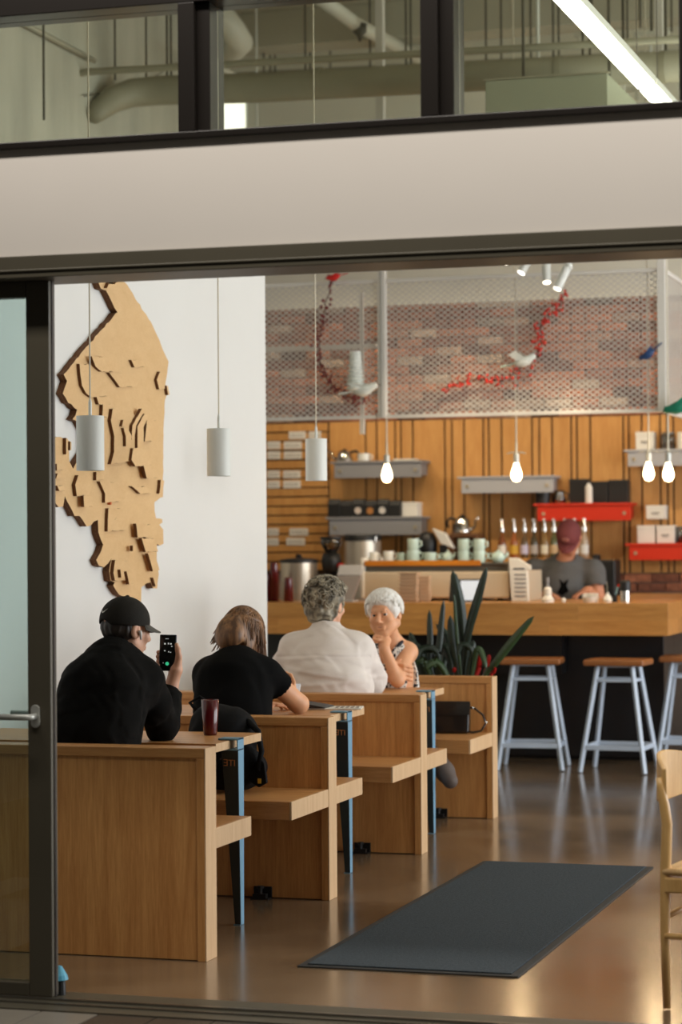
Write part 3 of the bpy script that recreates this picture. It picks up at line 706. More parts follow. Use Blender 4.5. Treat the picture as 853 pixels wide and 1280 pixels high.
for px in (260, 400, 560, 700, 830):
    q = oy(px, 113-(px-200)*.046, 14.8)-d0; MB().lathe([(.101, -.02), (.105, -.02), (.105, .02), (.101, .02)], n=24).build('collar', M_duct, dct).matrix_local = Matrix.Translation(q) @ Matrix.Rotation(pi/2, 4, 'Y')
pp, p0_ = service('water_pipe', 'slim pipe curving down at one end in front of the round duct', 'pipe', [(75, 175, 14.3), (73, 130, 14.3), (78, 108, 14.3), (90, 95, 14.3), (108, 90, 14.3), (220, 84, 14.3), (420, 73, 14.3), (640, 61, 14.3), (960, 43, 14.3)], .024, M_duct, 12)
service('vent_pipe', 'fat bent white duct pipe behind the middle transom pane', 'pipe', [(235, -40, 16.0), (268, 8, 16.1), (292, 40, 16.2), (300, 52, 16.3), (286, 66, 16.5), (262, 84, 16.7), (215, 118, 17.0)], [.1, .1, .1, .1, .1, .1, .1], M_pipew, 18, 'vent pipes')
service('vent_pipe', 'straight fat pipe with a joint running along the ceiling behind the middle pane', 'pipe', [(298, 28, 17.2), (340, 16, 17.2), (420, 12, 17.2), (600, 2, 17.2), (700, -4, 17.2)], .11, M_pipe, 18, 'vent pipes')
service('sprinkler_pipe', 'white slanting pipe crossing the ceiling behind the middle pane', 'pipe', [(390, -10, 14.6), (445, 30, 15.6), (530, 76, 17.6)], .05, M_pipew, 14)
sp, q0 = service('fire_sprinkler', 'small dark sprinkler head below the slanting white pipe', 'sprinkler', [(450, 30, 15.6), (450, 40, 15.6), (450, 46, 15.6), (450, 52, 15.6)], [.05, .05, .02, .008], M_rod, 10, part='head')
service('steel_strut', 'narrow perforated steel strut on the concrete wall top', 'strut', [(12, 20, ox(12, 20, -6.16)[1]), (118, 76, ox(118, 76, -6.16)[1])], .02, M_pipe, 4)
service('steel_strut', 'short slanting steel strut beside the bent white duct pipe', 'strut', [(265, 80, 15.6), (310, 102, 16.4)], .022, M_pipew, 4)
service('cable_run', 'thin cable sagging below the slim pipe on the concrete wall', 'cable', [(x_, y_, ox(x_, y_, -6.17)[1]) for x_, y_ in ((105, 120), (150, 113), (190, 98), (222, 78))], .004, M_rod, 6)
for i, (dz, Y, r) in enumerate(((-6, 17.9, .03), (8, 18.1, .02), (22, 18.2, .025))):
    service('conduit', ['pale pipe above the round duct by the back wall', 'thin conduit highest of the pale runs by the back wall', 'pale conduit half hidden behind the round duct'][i], 'pipe', [(250, 88+dz, Y), (560, 72+dz, Y), (960, 50+dz, Y)], r, M_pipe, 10, 'pale conduits')
rods = [(55, 150, 12.0), (144, 100, 14.3), (183, 98, 14.8), (209, 100, 14.8), (214, 100, 14.8), (270, 100, 14.8), (330, 90, 17.2), (338, 92, 17.6), (344, 92, 17.6), (382, 96, 16.8), (388, 88, 17.4), (413, 85, 17.6), (463, 92, 16.8), (508, 88, 16.8), (514, 86, 16.8), (578, 80, 17.0), (608, 82, 16.8), (627, 78, 16.8), (664, 78, 16.8), (692, 76, 16.8), (699, 76, 16.8), (729, 95, 15.0), (738, 105, 15.0), (785, 70, 16.8), (801, 35, 17.0), (840, 40, 16.6)]
for i, (px, py, Y) in enumerate(rods):
    A = oy(px, py, Y); tag(MB().cyl((0, 0, 0), (0, 0, ZCEIL-A[2]), .008, n=6).build('hanger_rod', M_rod, loc=tuple(A)), 'thin threaded steel rod hanging from the ceiling slab', 'rod', 'ceiling hanger rods')
# square grey duct box
x0, x1, z0, z1 = rect(607, 760, 96, 152, 13.6)
bd = thing('square_duct', 'square grey-green ventilation duct end behind the right transom pane', 'duct', (x0, 13.6, z0))
MB().box(0, x1-x0, 0, 1.2, 0, z1-z0).build('duct_body', mat('grey_green_duct', srgb(158, 162, 142), .5), bd, bevel=.006)
MB().box(-.01, x1-x0+.01, -.008, .03, -.01, 0).box(-.01, x1-x0+.01, -.008, .03, z1-z0, z1-z0+.01).build('flange', M_duct, bd)
for sx in (.1, x1-x0-.1): MB().cyl((sx, .6, z1-z0), (sx, .6, ZCEIL-z0), .01, n=6).build('hanger', M_rod, bd)
# brackets right of the square duct
for i, (px, py, Y) in enumerate(((762, 103, 15.0), (780, 115, 15.6), (833, 100, 15.2), (740, 45, 15.8), (815, 45, 15.8))):
    P = oy(px, py, Y); t = thing('pipe_bracket', 'white steel pipe clamp bracket under the ceiling near the tube light', 'bracket', tuple(P), group='pipe clamp brackets')
    MB().box(-.12, .12, -.02, .02, 0, .03).build('crossbar', M_pipew, t); 
    for sx in (-.09, .09): MB().box(sx-.012, sx+.012, -.015, .015, -.06, .0).build('clamp', M_pipew, t)
    MB().cyl((0, 0, .03), (0, 0, ZCEIL-P[2]), .01, n=6).build('drop_rod', M_rod, t)
# glowing white rectangle on the upper back wall
x0, x1, z0, z1 = rect(262, 307, 129, 175, YB-.06)
tp = thing('glowing_rect', 'glowing white rectangle high on the back wall', 'light', ((x0+x1)/2, YB-.06, z0), group=None)
MB().box(x0-(x0+x1)/2-.006, x1-(x0+x1)/2+.006, 0, .03, -.006, z1-z0+.006).build('panel_frame', M_pend, tp)
MB().box(x0-(x0+x1)/2, x1-(x0+x1)/2, -.008, 0, 0, z1-z0).build('panel_face', emis('panel_glow', (1, .98, .92), 1.6), tp)

# added spots, unseen behind the beam, that warm the plank wall and bricks
tk_added = thing('track_light', 'added unseen warm track light inside the mesh cage above the plank wall', 'light', (-4.3, 16.7, 4.15))
MB().box(-1.9, 1.9, -.02, .02, 0, .03).build('track', M_pend, tk_added, bevel=.004)
for sx in (-1.5, 1.5): MB().cyl((sx, 0, .03), (sx, 0, ZCEIL-4.15), .008, n=8).build('drop_rod', M_pend, tk_added)
for i in range(5):
    x_ = -1.6+.8*i; A = np.array((x_, 0, -.03)); d = np.array((0, .62, -.78)); B = A+d*.16
    hd = MB().tube([A, B], .035, 16).build('spot_head', M_pend, tk_added, auto=True)
    MB().cyl((x_, 0, -.03), (x_, 0, .005), .008, n=8).build('spot_arm', M_pend, hd)
    MB().cyl(B-d*.004, B+d*.002, .03, n=16).build('spot_lens', emis('spot_lens_glow', (1, .9, .74), 6), hd)
    ld = bpy.data.lights.new('spot_beam', 'SPOT'); ld.energy = 70; ld.color = (1, .82, .58); ld.spot_size = RAD(85); ld.spot_blend = .9; ld.shadow_soft_size = .05
    lo_ = link(bpy.data.objects.new('spot_beam', ld)); lo_.parent = hd; lo_.location = B+d*.03
    lo_.rotation_euler = Vector((0, 1.75, -2.2)).to_track_quat('-Z', 'Y').to_euler()
# ================================================================ BAR: SHELVES, BOTTLES, MACHINES, CROCKERY
ZT = 1.095
def std(name, label, cat, px0, px1, py0, py1, Y, base=None, group=None):
    x0, x1, z0, z1 = rect(px0, px1, py0, py1, Y)
    if base is not None: z0 = base
    t = thing(name, label, cat, ((x0+x1)/2, Y, z0), group=group)
    return t, x1-x0, z1-z0
M_grey = mat('shelf_grey', srgb(140, 138, 138), .5); M_lgrey = mat('shelf_pale', srgb(172, 170, 170), .5); M_red = mat('shelf_red', srgb(206, 44, 14), .45)
M_bolt = mat('bolt_brass', srgb(190, 176, 150), .35, metal=.6)
def shelf(label, px0, px1, py0, py1, m):
    YS = 18.2
    x0, x1, z0, z1 = rect(px0, px1, py0, py1, YS)
    t = thing('wall_shelf', label, 'shelf', ((x0+x1)/2, YS, z0), group='metal channel shelves'); w = (x1-x0)/2; h = z1-z0
    MB().box(-w, w, 0, YB-.036-YS, h-.018, h).build('shelf_board', m, t, bevel=.003)
    MB().box(-w+.03, w-.01, .012, .024, 0, h-.018).build('shelf_apron', m, t, bevel=.002)
    for sx in (-w+.05, w-.04): MB().box(sx-.01, sx+.01, .024, YB-.036-YS, .02, h-.018).build('shelf_bracket', m, t)
    for sx in (-w+.08, w-.06): MB().cyl((sx, .012, h*.42), (sx, .004, h*.42), .014, n=12).build('bolt', M_bolt, t)
    return z1
zs1 = shelf('grey metal wall shelf holding a kettle and a white cup', 413, 528, 576, 597, M_grey)
zs2 = shelf('grey metal wall shelf holding black coffee bags and a white box', 407, 528, 646, 669, M_grey)
zs3 = shelf('wide pale grey empty wall shelf behind a bare bulb', 572, 693, 595, 616, M_lgrey)
zs4 = shelf('red metal wall shelf with black boxes and a white bottle on it', 667, 790, 629, 651, M_red)
zs5 = shelf('pale grey wall shelf with one white box and a glass jar on it', 780, 905, 561, 582, M_lgrey)
zs6 = shelf('red metal wall shelf with three stacked white boxes on it', 782, 905, 679, 700, M_red)
YI = 18.32
M_card = mat('white_card', srgb(226, 220, 208), .7); M_ink = mat('grey_ink', srgb(150, 140, 128), .8)
def bx(name, label, cat, px0, px1, py0, base, m, d=.16, group=None, Y=YI, lid=True, mark=True):
    t, w, h = std(name, label, cat, px0, px1, py0, py0+10, Y, base, group)
    h = rect(px0, px1, py0, py0+10, Y)[3]-base
    MB().box(-w/2, w/2, 0, d, 0, h).build('carton', m, t, bevel=.004)
    if lid: MB().box(-w/2-.002, w/2+.002, -.002, d+.002, h*.8, h+.002).build('flap', m, t, bevel=.003)
    if mark: MB().box(-w*.22, w*.22, -.004, -.0005, h*.42, h*.5).box(-w*.16, w*.16, -.004, -.0005, h*.34, h*.38).build('label_print', M_ink, t)
    return t
Z6 = zs6+.001
t1 = bx('white_box', 'plain white box at the outer end of the red shelf stack', 'box', 797, 818.5, 657, Z6, M_card, group='white boxes on the shelves', mark=False)
t2 = bx('white_box', 'white box with small print beside the jar on the red shelf', 'box', 821, 843, 657, Z6, M_card, group='white boxes on the shelves')
bx('white_box', 'white printed box resting on top of two others', 'box', 808, 831, 632, rect(0, 10, 657, 660, YI)[3]+.004, M_card, group='white boxes on the shelves')
bx('white_box', 'white printed box alone on the pale grey shelf', 'box', 795, 817, 540, zs5+.001, M_card, group='white boxes on the shelves')
bx('white_box', 'low white carton at the end of the black coffee bags', 'box', 501, 522, 628, zs2+.001, M_card, mark=False, group='white boxes on the shelves')
M_glassy = glass('jar_glass', (.82, .84, .82), .1)
def jar(label, px0, px1, py0, base, Y=YI, fill=srgb(150, 84, 50)):
    t, w, h = std('glass_jar', label, 'jar', px0, px1, py0, py0+10, Y+.08, base); h = rect(px0, px1, py0, py0+10, Y)[3]-base; r = w/2
    MB().lathe([(0, 0), (r, 0), (r, h*.85), (r*.9, h*.9), (r*.88, h*.9), (r*.95, h*.84), (r*.95, .006), (0, .006)], n=18).build('glass_body', M_glassy, t, smooth=True)
    MB().lathe([(0, .008), (r*.9, .008), (r*.9, h*.4), (0, h*.42)], n=14).build('contents', mat('jar_fill_%d' % int(px0), fill, .8, var=.3, vscale=60), t)
    MB().lathe([(0, h*.9), (r*.94, h*.9), (r*.94, h), (0, h)], n=18).build('lid', M_steel, t)
jar('glass jar of brown contents on the pale grey shelf', 827, 845, 540, zs5+.001)
jar('small glass jar with lid on the red shelf beside the white boxes', 846, 862, 658, Z6)
t, w, h = std('white_canister', 'white lidded canister on the pale grey shelf end', 'canister', 847, 860, 540, 562, YI, zs5+.001)
MB().lathe([(0, 0), (w/2, 0), (w/2, h*.85), (w/2*.9, h), (0, h)], n=18).build('body', M_card, t, auto=True)
# black boxes and bottle on the upper red shelf
M_blkbox = mat('black_card', srgb(26, 25, 24), .5)
for i, (a, b_, y) in enumerate(((712, 734, 599), (736, 760, 602), (761, 785, 600))):
    bx('black_box', ['black box with squared top standing beside the glass carafe', 'black box behind the white bottle on the red shelf', 'black box at the outer end of the upper red shelf'][i], 'box', a, b_, y, zs4+.001, M_blkbox, .14, 'black boxes on the red shelf', Y=18.34, mark=False)
t, w, h = std('white_bottle', 'slim white bottle standing in front of the black boxes', 'bottle', 732, 741, 604, 630, 18.26, zs4+.001)
MB().lathe([(0, 0), (w/2, 0), (w/2, h*.82), (w/2*.5, h*.9), (w/2*.5, h), (0, h)], n=16).build('body', M_card, t, auto=True)
t, w, h = std('black_mug', 'black mug at the end of the upper red shelf', 'mug', 669, 689, 612, 630, 18.3, zs4+.001)
MB().lathe([(0, 0), (w*.45, 0), (w*.5, h), (w*.46, h), (w*.42, .01), (0, .01)], n=20).build('body', M_blkbox, t, auto=True)
t, w, h = std('glass_carafe', 'glass carafe with handle beside the black mug', 'carafe', 692, 707, 613, 630, 18.3, zs4+.001)
MB().lathe([(0, 0), (w*.5, 0), (w*.52, h*.4), (w*.35, h*.8), (w*.42, h), (w*.40, h), (w*.33, h*.8), (w*.49, h*.4), (w*.46, .006), (0, .006)], n=18).build('glass_body', M_glassy, t, smooth=True)
MB().tube([(w*.4, 0, h*.85), (w*.8, 0, h*.7), (w*.75, 0, h*.3), (w*.5, 0, h*.2)], .006, 8).build('handle', M_blk, t)
# kettle and cup on the upper grey shelf
def kettle(label, px0, px1, py0, py1, Y, base, m, gooseneck=1):
    t, w, h = std('kettle', label, 'kettle', px0, px1, py0, py1, Y, base); h = rect(px0, px1, py0, py1, Y)[3]-base; r = w*.34
    MB().lathe([(0, 0), (r, 0), (r*1.02, h*.1), (r*.78, h*.75), (r*.6, h*.8), (0, h*.82)], n=20).build('body', m, t, smooth=True)
    MB().lathe([(0, h*.8), (r*.6, h*.8), (r*.3, h*.9), (r*.14, h*.92), (r*.18, h), (0, h)], n=14).build('lid', M_blk, t)
    g = gooseneck
    MB().tube([(-g*r*.95, 0, h*.18), (-g*r*1.5, 0, h*.35), (-g*r*1.5, 0, h*.7), (-g*r*2.0, 0, h*.85)], [.012, .010, .008, .007], 8).build('spout', m, t, smooth=True)
    MB().tube([(g*r*.7, 0, h*.72), (g*r*1.4, 0, h*.82), (g*r*1.75, 0, h*.6), (g*r*1.6, 0, h*.3)], .010, 8).build('handle', M_blk, t, smooth=True)
    return t
M_chrome = mat('polished_steel', srgb(205, 200, 192), .12, metal=1)
kettle('small steel gooseneck kettle on the grey shelf', 416, 446, 561, 577, 18.32, zs1+.001, M_chrome)
M_cer = mat('mint_ceramic', srgb(190, 212, 204), .25, coat=.4); M_cerw = mat('white_ceramic', srgb(226, 224, 216), .25, coat=.4); M_cerg = mat('sage_ceramic', srgb(160, 178, 164), .3, coat=.3)
def cup(name, label, px, wpx, hpx, Y, base, m, hd=1, cat='cup', group=None):
    s = Y*1.02/F; w = wpx*s; h = hpx*s; x = oy(px, 690, Y)[0]
    t = thing(name, label, cat, (x, Y, base), group=group); r = w/2
    MB().lathe([(0, 0), (r*.85, 0), (r*.98, h*.12), (r, h), (r*.93, h), (r*.9, h*.15), (0, h*.12)], n=20).build('body', m, t, auto=True)
    MB().tube([(hd*r*.95, 0, h*.8), (hd*r*1.4, 0, h*.75), (hd*r*1.45, 0, h*.4), (hd*r*.95, 0, h*.25)], .006, 8).build('handle', m, t, smooth=True)
    return t
cup('white_cup', 'wide white cup on the grey shelf beside the small kettle', 456, 16, 10, 18.32, zs1+.001, M_cerw, 1)
t = thing('paper_pad', 'flat white paper pads lying at the end of the upper grey shelf', 'paper', (oy(508, 575, 18.3)[0], 18.3, zs1+.001)); MB().box(-.09, .09, -.06, .06, 0, .012).build('pad', M_card, t, bevel=.002)
# black coffee bags with round logos
for i in range(6):
    px = 419+i*15.2; t, w, h = std('coffee_bag', 'black coffee bag %s on the lower grey shelf' % ['at the outer end', 'with plain front second from the outer end', 'with pale round label', 'with orange round label', 'with white round label', 'next to the white carton'][i], 'coffee bag', px-7.4, px+7.4, 624+(i % 2)*1.5, 647, YI-.02, zs2+.001, 'black coffee bags')
    MB().add([(-w/2, -.04, 0), (w/2, -.04, 0), (w/2, .04, 0), (-w/2, .04, 0), (-w/2*.98, -.035, h*.7), (w/2*.98, -.035, h*.7), (w/2*.98, .035, h*.7), (-w/2*.98, .035, h*.7), (-w/2, -.006, h), (w/2, -.006, h), (w/2, .006, h), (-w/2, .006, h)],
             [(3, 2, 1, 0), (0, 1, 5, 4), (1, 2, 6, 5), (2, 3, 7, 6), (3, 0, 4, 7), (4, 5, 9, 8), (5, 6, 10, 9), (6, 7, 11, 10), (7, 4, 8, 11), (8, 9, 10, 11)]).build('pouch', M_blkbox, t, bevel=.004)
    if i in (2, 3, 4): MB().cyl((0, -.0405, h*.36), (0, -.044, h*.36), w*.28, n=18).build('round_label', mat('bag_label_%d' % i, [srgb(206, 190, 176), srgb(176, 118, 60), srgb(214, 206, 196)][i-2], .6), t)
# menu cards on the slat board
rows = [(544, [(361, 382), (386, 401)]), (556.5, [(334, 350), (355, 377)]), (569, [(334, 350), (355, 377)]), (593, [(334, 349.5), (354, 375.5)]), (605.5, [(334, 349.5), (354, 375.5)]), (665, [(334, 348), (362, 385)]), (677, [(334, 348), (358, 381)])]
rm = random.Random(8); nth = ['top', 'second', 'third', 'fourth', 'fifth', 'sixth', 'lowest']
for ri, (py, cs) in enumerate(rows):
    for ci, (a, b_) in enumerate(cs):
        x0, x1, z0, z1 = rect(a, b_, py-4.6, py+4.6, YB-.045)
        t = thing('menu_card', 'white menu card, %s slat row, %s' % (nth[ri], 'beside the white wall' if ci == 0 else 'towards the shelves'), 'card', ((x0+x1)/2, YB-.041, z0), group='menu cards on the slat board'); w = (x1-x0)/2; h = z1-z0
        MB().box(-w, w, 0, .004, 0, h).build('card', M_card, t)
        tx = MB(); xx = -w*.85
        while xx < w*.75:
            l = rm.uniform(.12, .3)*w
            for zz in (.62, .3): tx.box(xx, min(w*.85, xx+l), -.0015, -.0002, h*zz-h*.06, h*zz+h*.06)
            xx += l+.08*w
        tx.build('print_lines', M_ink, t)['kind'] = 'stuff'

# ---- things on the bar counter, from the white wall towards the corner
M_tum = mat('red_tumbler', srgb(92, 14, 20), .22, coat=.3, trans=.15)
tum_me = MB().lathe([(0, 0), (.026, 0), (.0285, .01), (.036, .144), (.0345, .145), (.027, .012), (0, .012)], n=24).mesh('tumbler', M_tum, True)
def tumbler_stack(px, n, label, Y=15.72, up=False):
    x = oy(px, 745, Y)[0]
    for k in range(n):
        o = bpy.data.objects.new('red_tumbler', tum_me); link(o); o.rotation_euler = (pi, 0, 0); o.location = (x, Y, ZT+.146+k*.026)
        tag(o, label, 'tumbler', 'stacked red tumblers')
tumbler_stack(343, 6, 'dark red plastic tumbler in the tall upturned stack beside the urn', 15.75)
tumbler_stack(361, 2, 'dark red plastic tumbler in the short upturned stack before the urn', 15.66)
tumbler_stack(333.5, 3, 'dark red plastic tumbler in the stack touching the white wall edge', 15.75)
M_brush = mat('brushed_urn', srgb(196, 186, 170), .3, metal=.75)
t, w, h = std('drink_urn', 'brushed steel drink urn with dark lid behind the red tumblers', 'urn', 352, 396, 697, 752, 16.02, ZT)
MB().lathe([(0, 0), (w/2, 0), (w/2, h*.88), (0, h*.88)], n=32).build('body', M_brush, t, auto=True)
MB().lathe([(0, h*.88), (w*.52, h*.88), (w*.52, h*.95), (w*.35, h*.98), (0, h)], n=32).build('lid', M_blkbox, t, auto=True)
MB().lathe([(0, h), (.02, h), (.025, h+.02), (0, h+.025)], n=14).build('lid_knob', M_blk, t)
for a in range(3): MB().cyl((w*.42*cos(a*2.1+1), w*.42*sin(a*2.1+1), 0), (w*.42*cos(a*2.1+1), w*.42*sin(a*2.1+1), .02), .012, n=8).build('foot', M_blk, t)
t, w, h = std('coffee_grinder', 'black coffee grinder with clear bean hopper', 'grinder', 400, 430, 671, 752, 16.1, ZT)
MB().box(-.07, .07, -.09, .11, 0, .05).box(-.05, .05, -.02, .1, .05, h*.45).build('body', M_blk, t, bevel=.008)
MB().lathe([(0, h*.42), (.05, h*.42), (.065, h*.5), (.075, h*.62), (.06, h*.74), (0, h*.74)], (0, -.01, 0), 20).build('motor_head', M_blk, t, smooth=True)
MB().lathe([(.04, h*.74), (.078, h*.9), (.078, h*.97), (.075, h*.97), (.075, h*.9), (.038, h*.745)], (0, -.01, 0), 20).build('hopper', M_glassy, t, smooth=True)
MB().lathe([(0, h*.745), (.036, h*.745), (.06, h*.86), (0, h*.88)], (0, -.01, 0), 16).build('beans', mat('coffee_beans', srgb(96, 52, 30), .6, var=.4, vscale=80), t)
MB().lathe([(0, h*.97), (.08, h*.97), (.08, h), (0, h)], (0, -.01, 0), 20).build('hopper_lid', M_blkbox, t)
MB().cyl((.055, -.03, h*.55), (.095, -.05, h*.55), .018, n=12).build('red_knob', mat('knob_red', srgb(190, 30, 26), .4), t)
t, w, h = std('coffee_urn', 'tall satin steel coffee brewer canister with dark rim', 'urn', 432, 476, 668, 752, 18.05, .921)
h = oy(455, 668, 18.05)[2]-.921
MB().lathe([(0, 0), (w*.46, 0), (w*.5, h*.1), (w*.5, h*.92), (0, h*.92)], n=36).build('body', mat('satin_steel', srgb(206, 196, 180), .35, metal=.6), t, auto=True)
MB().lathe([(0, h*.92), (w*.51, h*.92), (w*.51, h*.97), (w*.47, h), (0, h)], n=36).build('rim', M_blkbox, t, auto=True)
for a in (2.6, -.6): MB().tube([(w*.5*cos(a), w*.5*sin(a), h*.9), (w*.56*cos(a), w*.56*sin(a), h*.9), (w*.56*cos(a), w*.56*sin(a), h*.97)], .008, 8).build('latch', M_chrome, t)
# till screen on a stand, seen from behind
t, w, h = std('till_stand', 'pale grey till screen tilted on its stand', 'till', 420, 452, 706, 752, 15.68, ZT)
MB().prism([(-.02, h*.72), (.035, h), (.05, h*.97), (-.005, h*.70)], lambda a, b, s: (s, a, b), -w*.42, w*.5).build('screen_back', M_lgrey, t, bevel=.004)
MB().add([(-w*.45, -.02, h*.7), (w*.5, -.02, h*.7), (w*.2, -.05, .012), (-w*.5, -.05, .012), (-w*.45, .01, h*.7), (w*.5, .01, h*.7), (w*.2, .0, .012), (-w*.5, .0, .012)], [(0, 1, 2, 3), (7, 6, 5, 4), (0, 4, 5, 1), (1, 5, 6, 2), (2, 6, 7, 3), (3, 7, 4, 0)]).build('stand', mat('till_grey', srgb(150, 140, 132), .5), t, bevel=.004)
MB().box(-w*.5, w*.3, -.08, .06, 0, .012).build('foot_plate', M_lgrey, t, bevel=.003)
# espresso machine
x0, x1, z0, z1 = rect(455, 637, 700, 752, 15.9)
em = thing('espresso_machine', 'cream and steel espresso machine with cups on its top tray', 'coffee machine', ((x0+x1)/2, 15.9, ZT)); w = (x1-x0)/2; h = z1-ZT
M_cream = mat('cream_enamel', srgb(214, 198, 172), .35, coat=.2, metal=.1)
MB().box(-w, w, 0, .5, .02, h*.72).build('body', M_cream, em, bevel=.012, seg=3)
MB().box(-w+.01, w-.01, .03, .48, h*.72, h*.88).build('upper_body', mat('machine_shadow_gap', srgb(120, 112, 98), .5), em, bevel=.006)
MB().box(-w-.005, w, -.01, .5, h*.88, h*.93).build('cup_tray', M_steel, em, bevel=.004)
MB().box(-w+.01, w-.2, -.016, -.008, h*.86, h*.99).build('tray_lip', wood('amber_wood', srgb(214, 140, 44), srgb(190, 112, 30), (.6, 8, 8), .35), em, bevel=.003)
MB().box(-w-.02, -w+.005, -.01, .5, .02, h*1.06).build('side_panel', M_card, em, bevel=.006)
for sx in (-w+.08, w-.08):
    for sy in (.06, .44): MB().cyl((sx, sy, 0), (sx, sy, .025), .022, n=12).build('foot', M_blk, em)
# white vented tower panel at the right end of the machine
xa, xb, za, zb_ = rect(637, 664, 697, 752, 15.86); wv = xb-xa
vp = thing('vented_end_panel', 'white steel end panel with six dark vent slots beside the espresso machine', 'machine panel', (xa, 15.84, ZT)); hv = zb_-ZT
MB().prism([(.0, hv), (wv*.45, hv*.99), (wv*.9, hv*.84), (wv*1.02, hv*.82), (wv*1.02, hv*.72), (wv*.86, hv*.70), (wv*.92, 0), (wv*.12, 0)], lambda a, b, s: (a, s, b), 0, .03).build('panel', mat('white_steel', srgb(222, 220, 212), .4), vp, bevel=.004)
for i in range(6): MB().box(wv*.28, wv*.8, -.003, .0, hv*(.10+.098*i), hv*(.10+.098*i)+.012).build('vent_slot', M_grey, vp)
MB().box(wv*.22, wv*.74, -.003, 0, hv*.73, hv*.76).build('vent_slot', M_blk, vp)
MB().box(wv*.1, wv*.9, .03, .45, 0.0, hv*.7).build('machine_flank', M_cream, vp, bevel=.006)
# cups on the machine
ZM = ZT+h*.93+.0005
clab = [('white_cup', 'white mug at the outer end of the machine tray', 468, 12, 14, M_cerw), ('white_cup', 'white mug second along the machine tray', 486, 14, 15, M_cerw), ('sage_cup', 'sage green mug before the stacked mint cups', 501.5, 11, 13, M_cerg), ('mint_cup', 'mint mug lower of the stack nearest the sage mug', 517, 17, 16, M_cer), ('mint_cup', 'small mint cup between stacked mugs and the round teapot', 538, 16, 13, M_cer), ('mint_cup', 'mint mug lower of the stack beside the round teapot', 580, 15, 15, M_cer), ('mint_cup', 'mint mug lower of the stack before the low teapot', 599.5, 15, 15, M_cer)]
for nme, lab, px, wp_, hp, m in clab: cup(nme, lab, px, wp_, hp, 16.02, ZM, m, 1, 'mug', 'mugs on the espresso machine')
for px, hp, lab in ((517, 16, 'mint mug on top of the stack nearest the sage mug'), (580, 15, 'mint mug on top of the stack beside the round teapot'), (599.5, 15, 'mint mug on top of the stack before the low teapot')):
    cup('mint_cup', lab, px, 15, 14.5, 16.02, ZM+hp*16.02*1.02/F+.001, M_cer, 1, 'mug', 'mugs on the espresso machine')
def teapot(label, px, wpx, hpx, Y=16.05):
    s = Y*1.02/F; r = wpx*s/2; h_ = hpx*s; t = thing('teapot', label, 'teapot', (oy(px, 690, Y)[0], Y, ZM), group='mint teapots')
    MB().lathe([(0, 0), (r*.6, 0), (r*.95, h_*.25), (r, h_*.45), (r*.75, h_*.75), (r*.4, h_*.82), (0, h_*.82)], n=22).build('body', M_cer, t, smooth=True)
    MB().lathe([(0, h_*.8), (r*.42, h_*.82), (r*.2, h_*.92), (r*.12, h_*.92), (r*.14, h_), (0, h_)], n=14).build('lid', M_cer, t, smooth=True)
    MB().tube([(r*.85, 0, h_*.35), (r*1.25, 0, h_*.55), (r*1.4, 0, h_*.8)], [.014, .01, .007], 8).build('spout', M_cer, t, smooth=True)
    MB().tube([(-r*.8, 0, h_*.65), (-r*1.3, 0, h_*.7), (-r*1.35, 0, h_*.35), (-r*.9, 0, h_*.25)], .007, 8).build('handle', M_cer, t, smooth=True)
teapot('round mint teapot on the machine tray', 560, 14, 16); teapot('low wide mint teapot at the end of the machine tray', 623, 18, 16)
# kraft take-away trays in two stacks
M_kraft = mat('kraft_paper', srgb(196, 166, 134), .8, objvar=.08)
tray = MB()
trp = [(.84, 0), (.92, .62), (1.06, .66), (1.06, .9), (.9, .9)]
for _s, _z in trp: tray.v += [(-_s, -_s, _z), (_s, -_s, _z), (_s, _s, _z), (-_s, _s, _z)]
tray.f = [(3, 2, 1, 0)]+[(4*i+k, 4*i+(k+1) % 4, 4*i+4+(k+1) % 4, 4*i+4+k) for i in range(4) for k in range(4)]+[(16, 17, 18, 19)]; tray.m = [0]*len(tray.f)
tray = tray.mesh('kraft_tray', M_kraft)
for (px, n, wd, Y, lab) in ((513, 8, .066, 15.66, 'kraft paper take-away tray in the wider stack behind the white-haired woman'), (532, 7, .036, 15.7, 'kraft paper take-away tray in the narrower stack beside the wider one')):
    x = oy(px, 735, Y)[0]
    for k in range(n):
        o = bpy.data.objects.new('kraft_tray', tray); link(o); o.scale = (wd, wd*.9, .028); o.location = (x+rc.uniform(-.003, .003), Y, ZT+k*.0256); o.rotation_euler.z = rc.uniform(-.05, .05)
        tag(o, lab, 'tray', 'kraft take-away trays')
# tablet
t, w, h = std('tablet', 'black tablet leaning on the bar with a pale blue screen', 'tablet', 561, 603, 724, 752, 15.64, ZT)
tb = MB().prism([(0, 0), (.05, h), (.062, h), (.012, 0)], lambda a, b, s: (s, a, b), -w/2, w/2).build('case', M_blk, t, bevel=.004)
MB().prism([(-.001, .012), (.047, h-.01), (.048, h-.01), (.001, .012)], lambda a, b, s: (s, a-.001, b), -w*.18, w*.46).build('screen', mat('tablet_screen', srgb(200, 210, 220), .2, emit=(.75, .85, 1), estr=.35), t)
MB().prism([(.04, h*.5), (.1, 0), (.105, 0), (.048, h*.5)], lambda a, b, s: (s, a, b), -.02, .02).build('kickstand', M_blk, t)
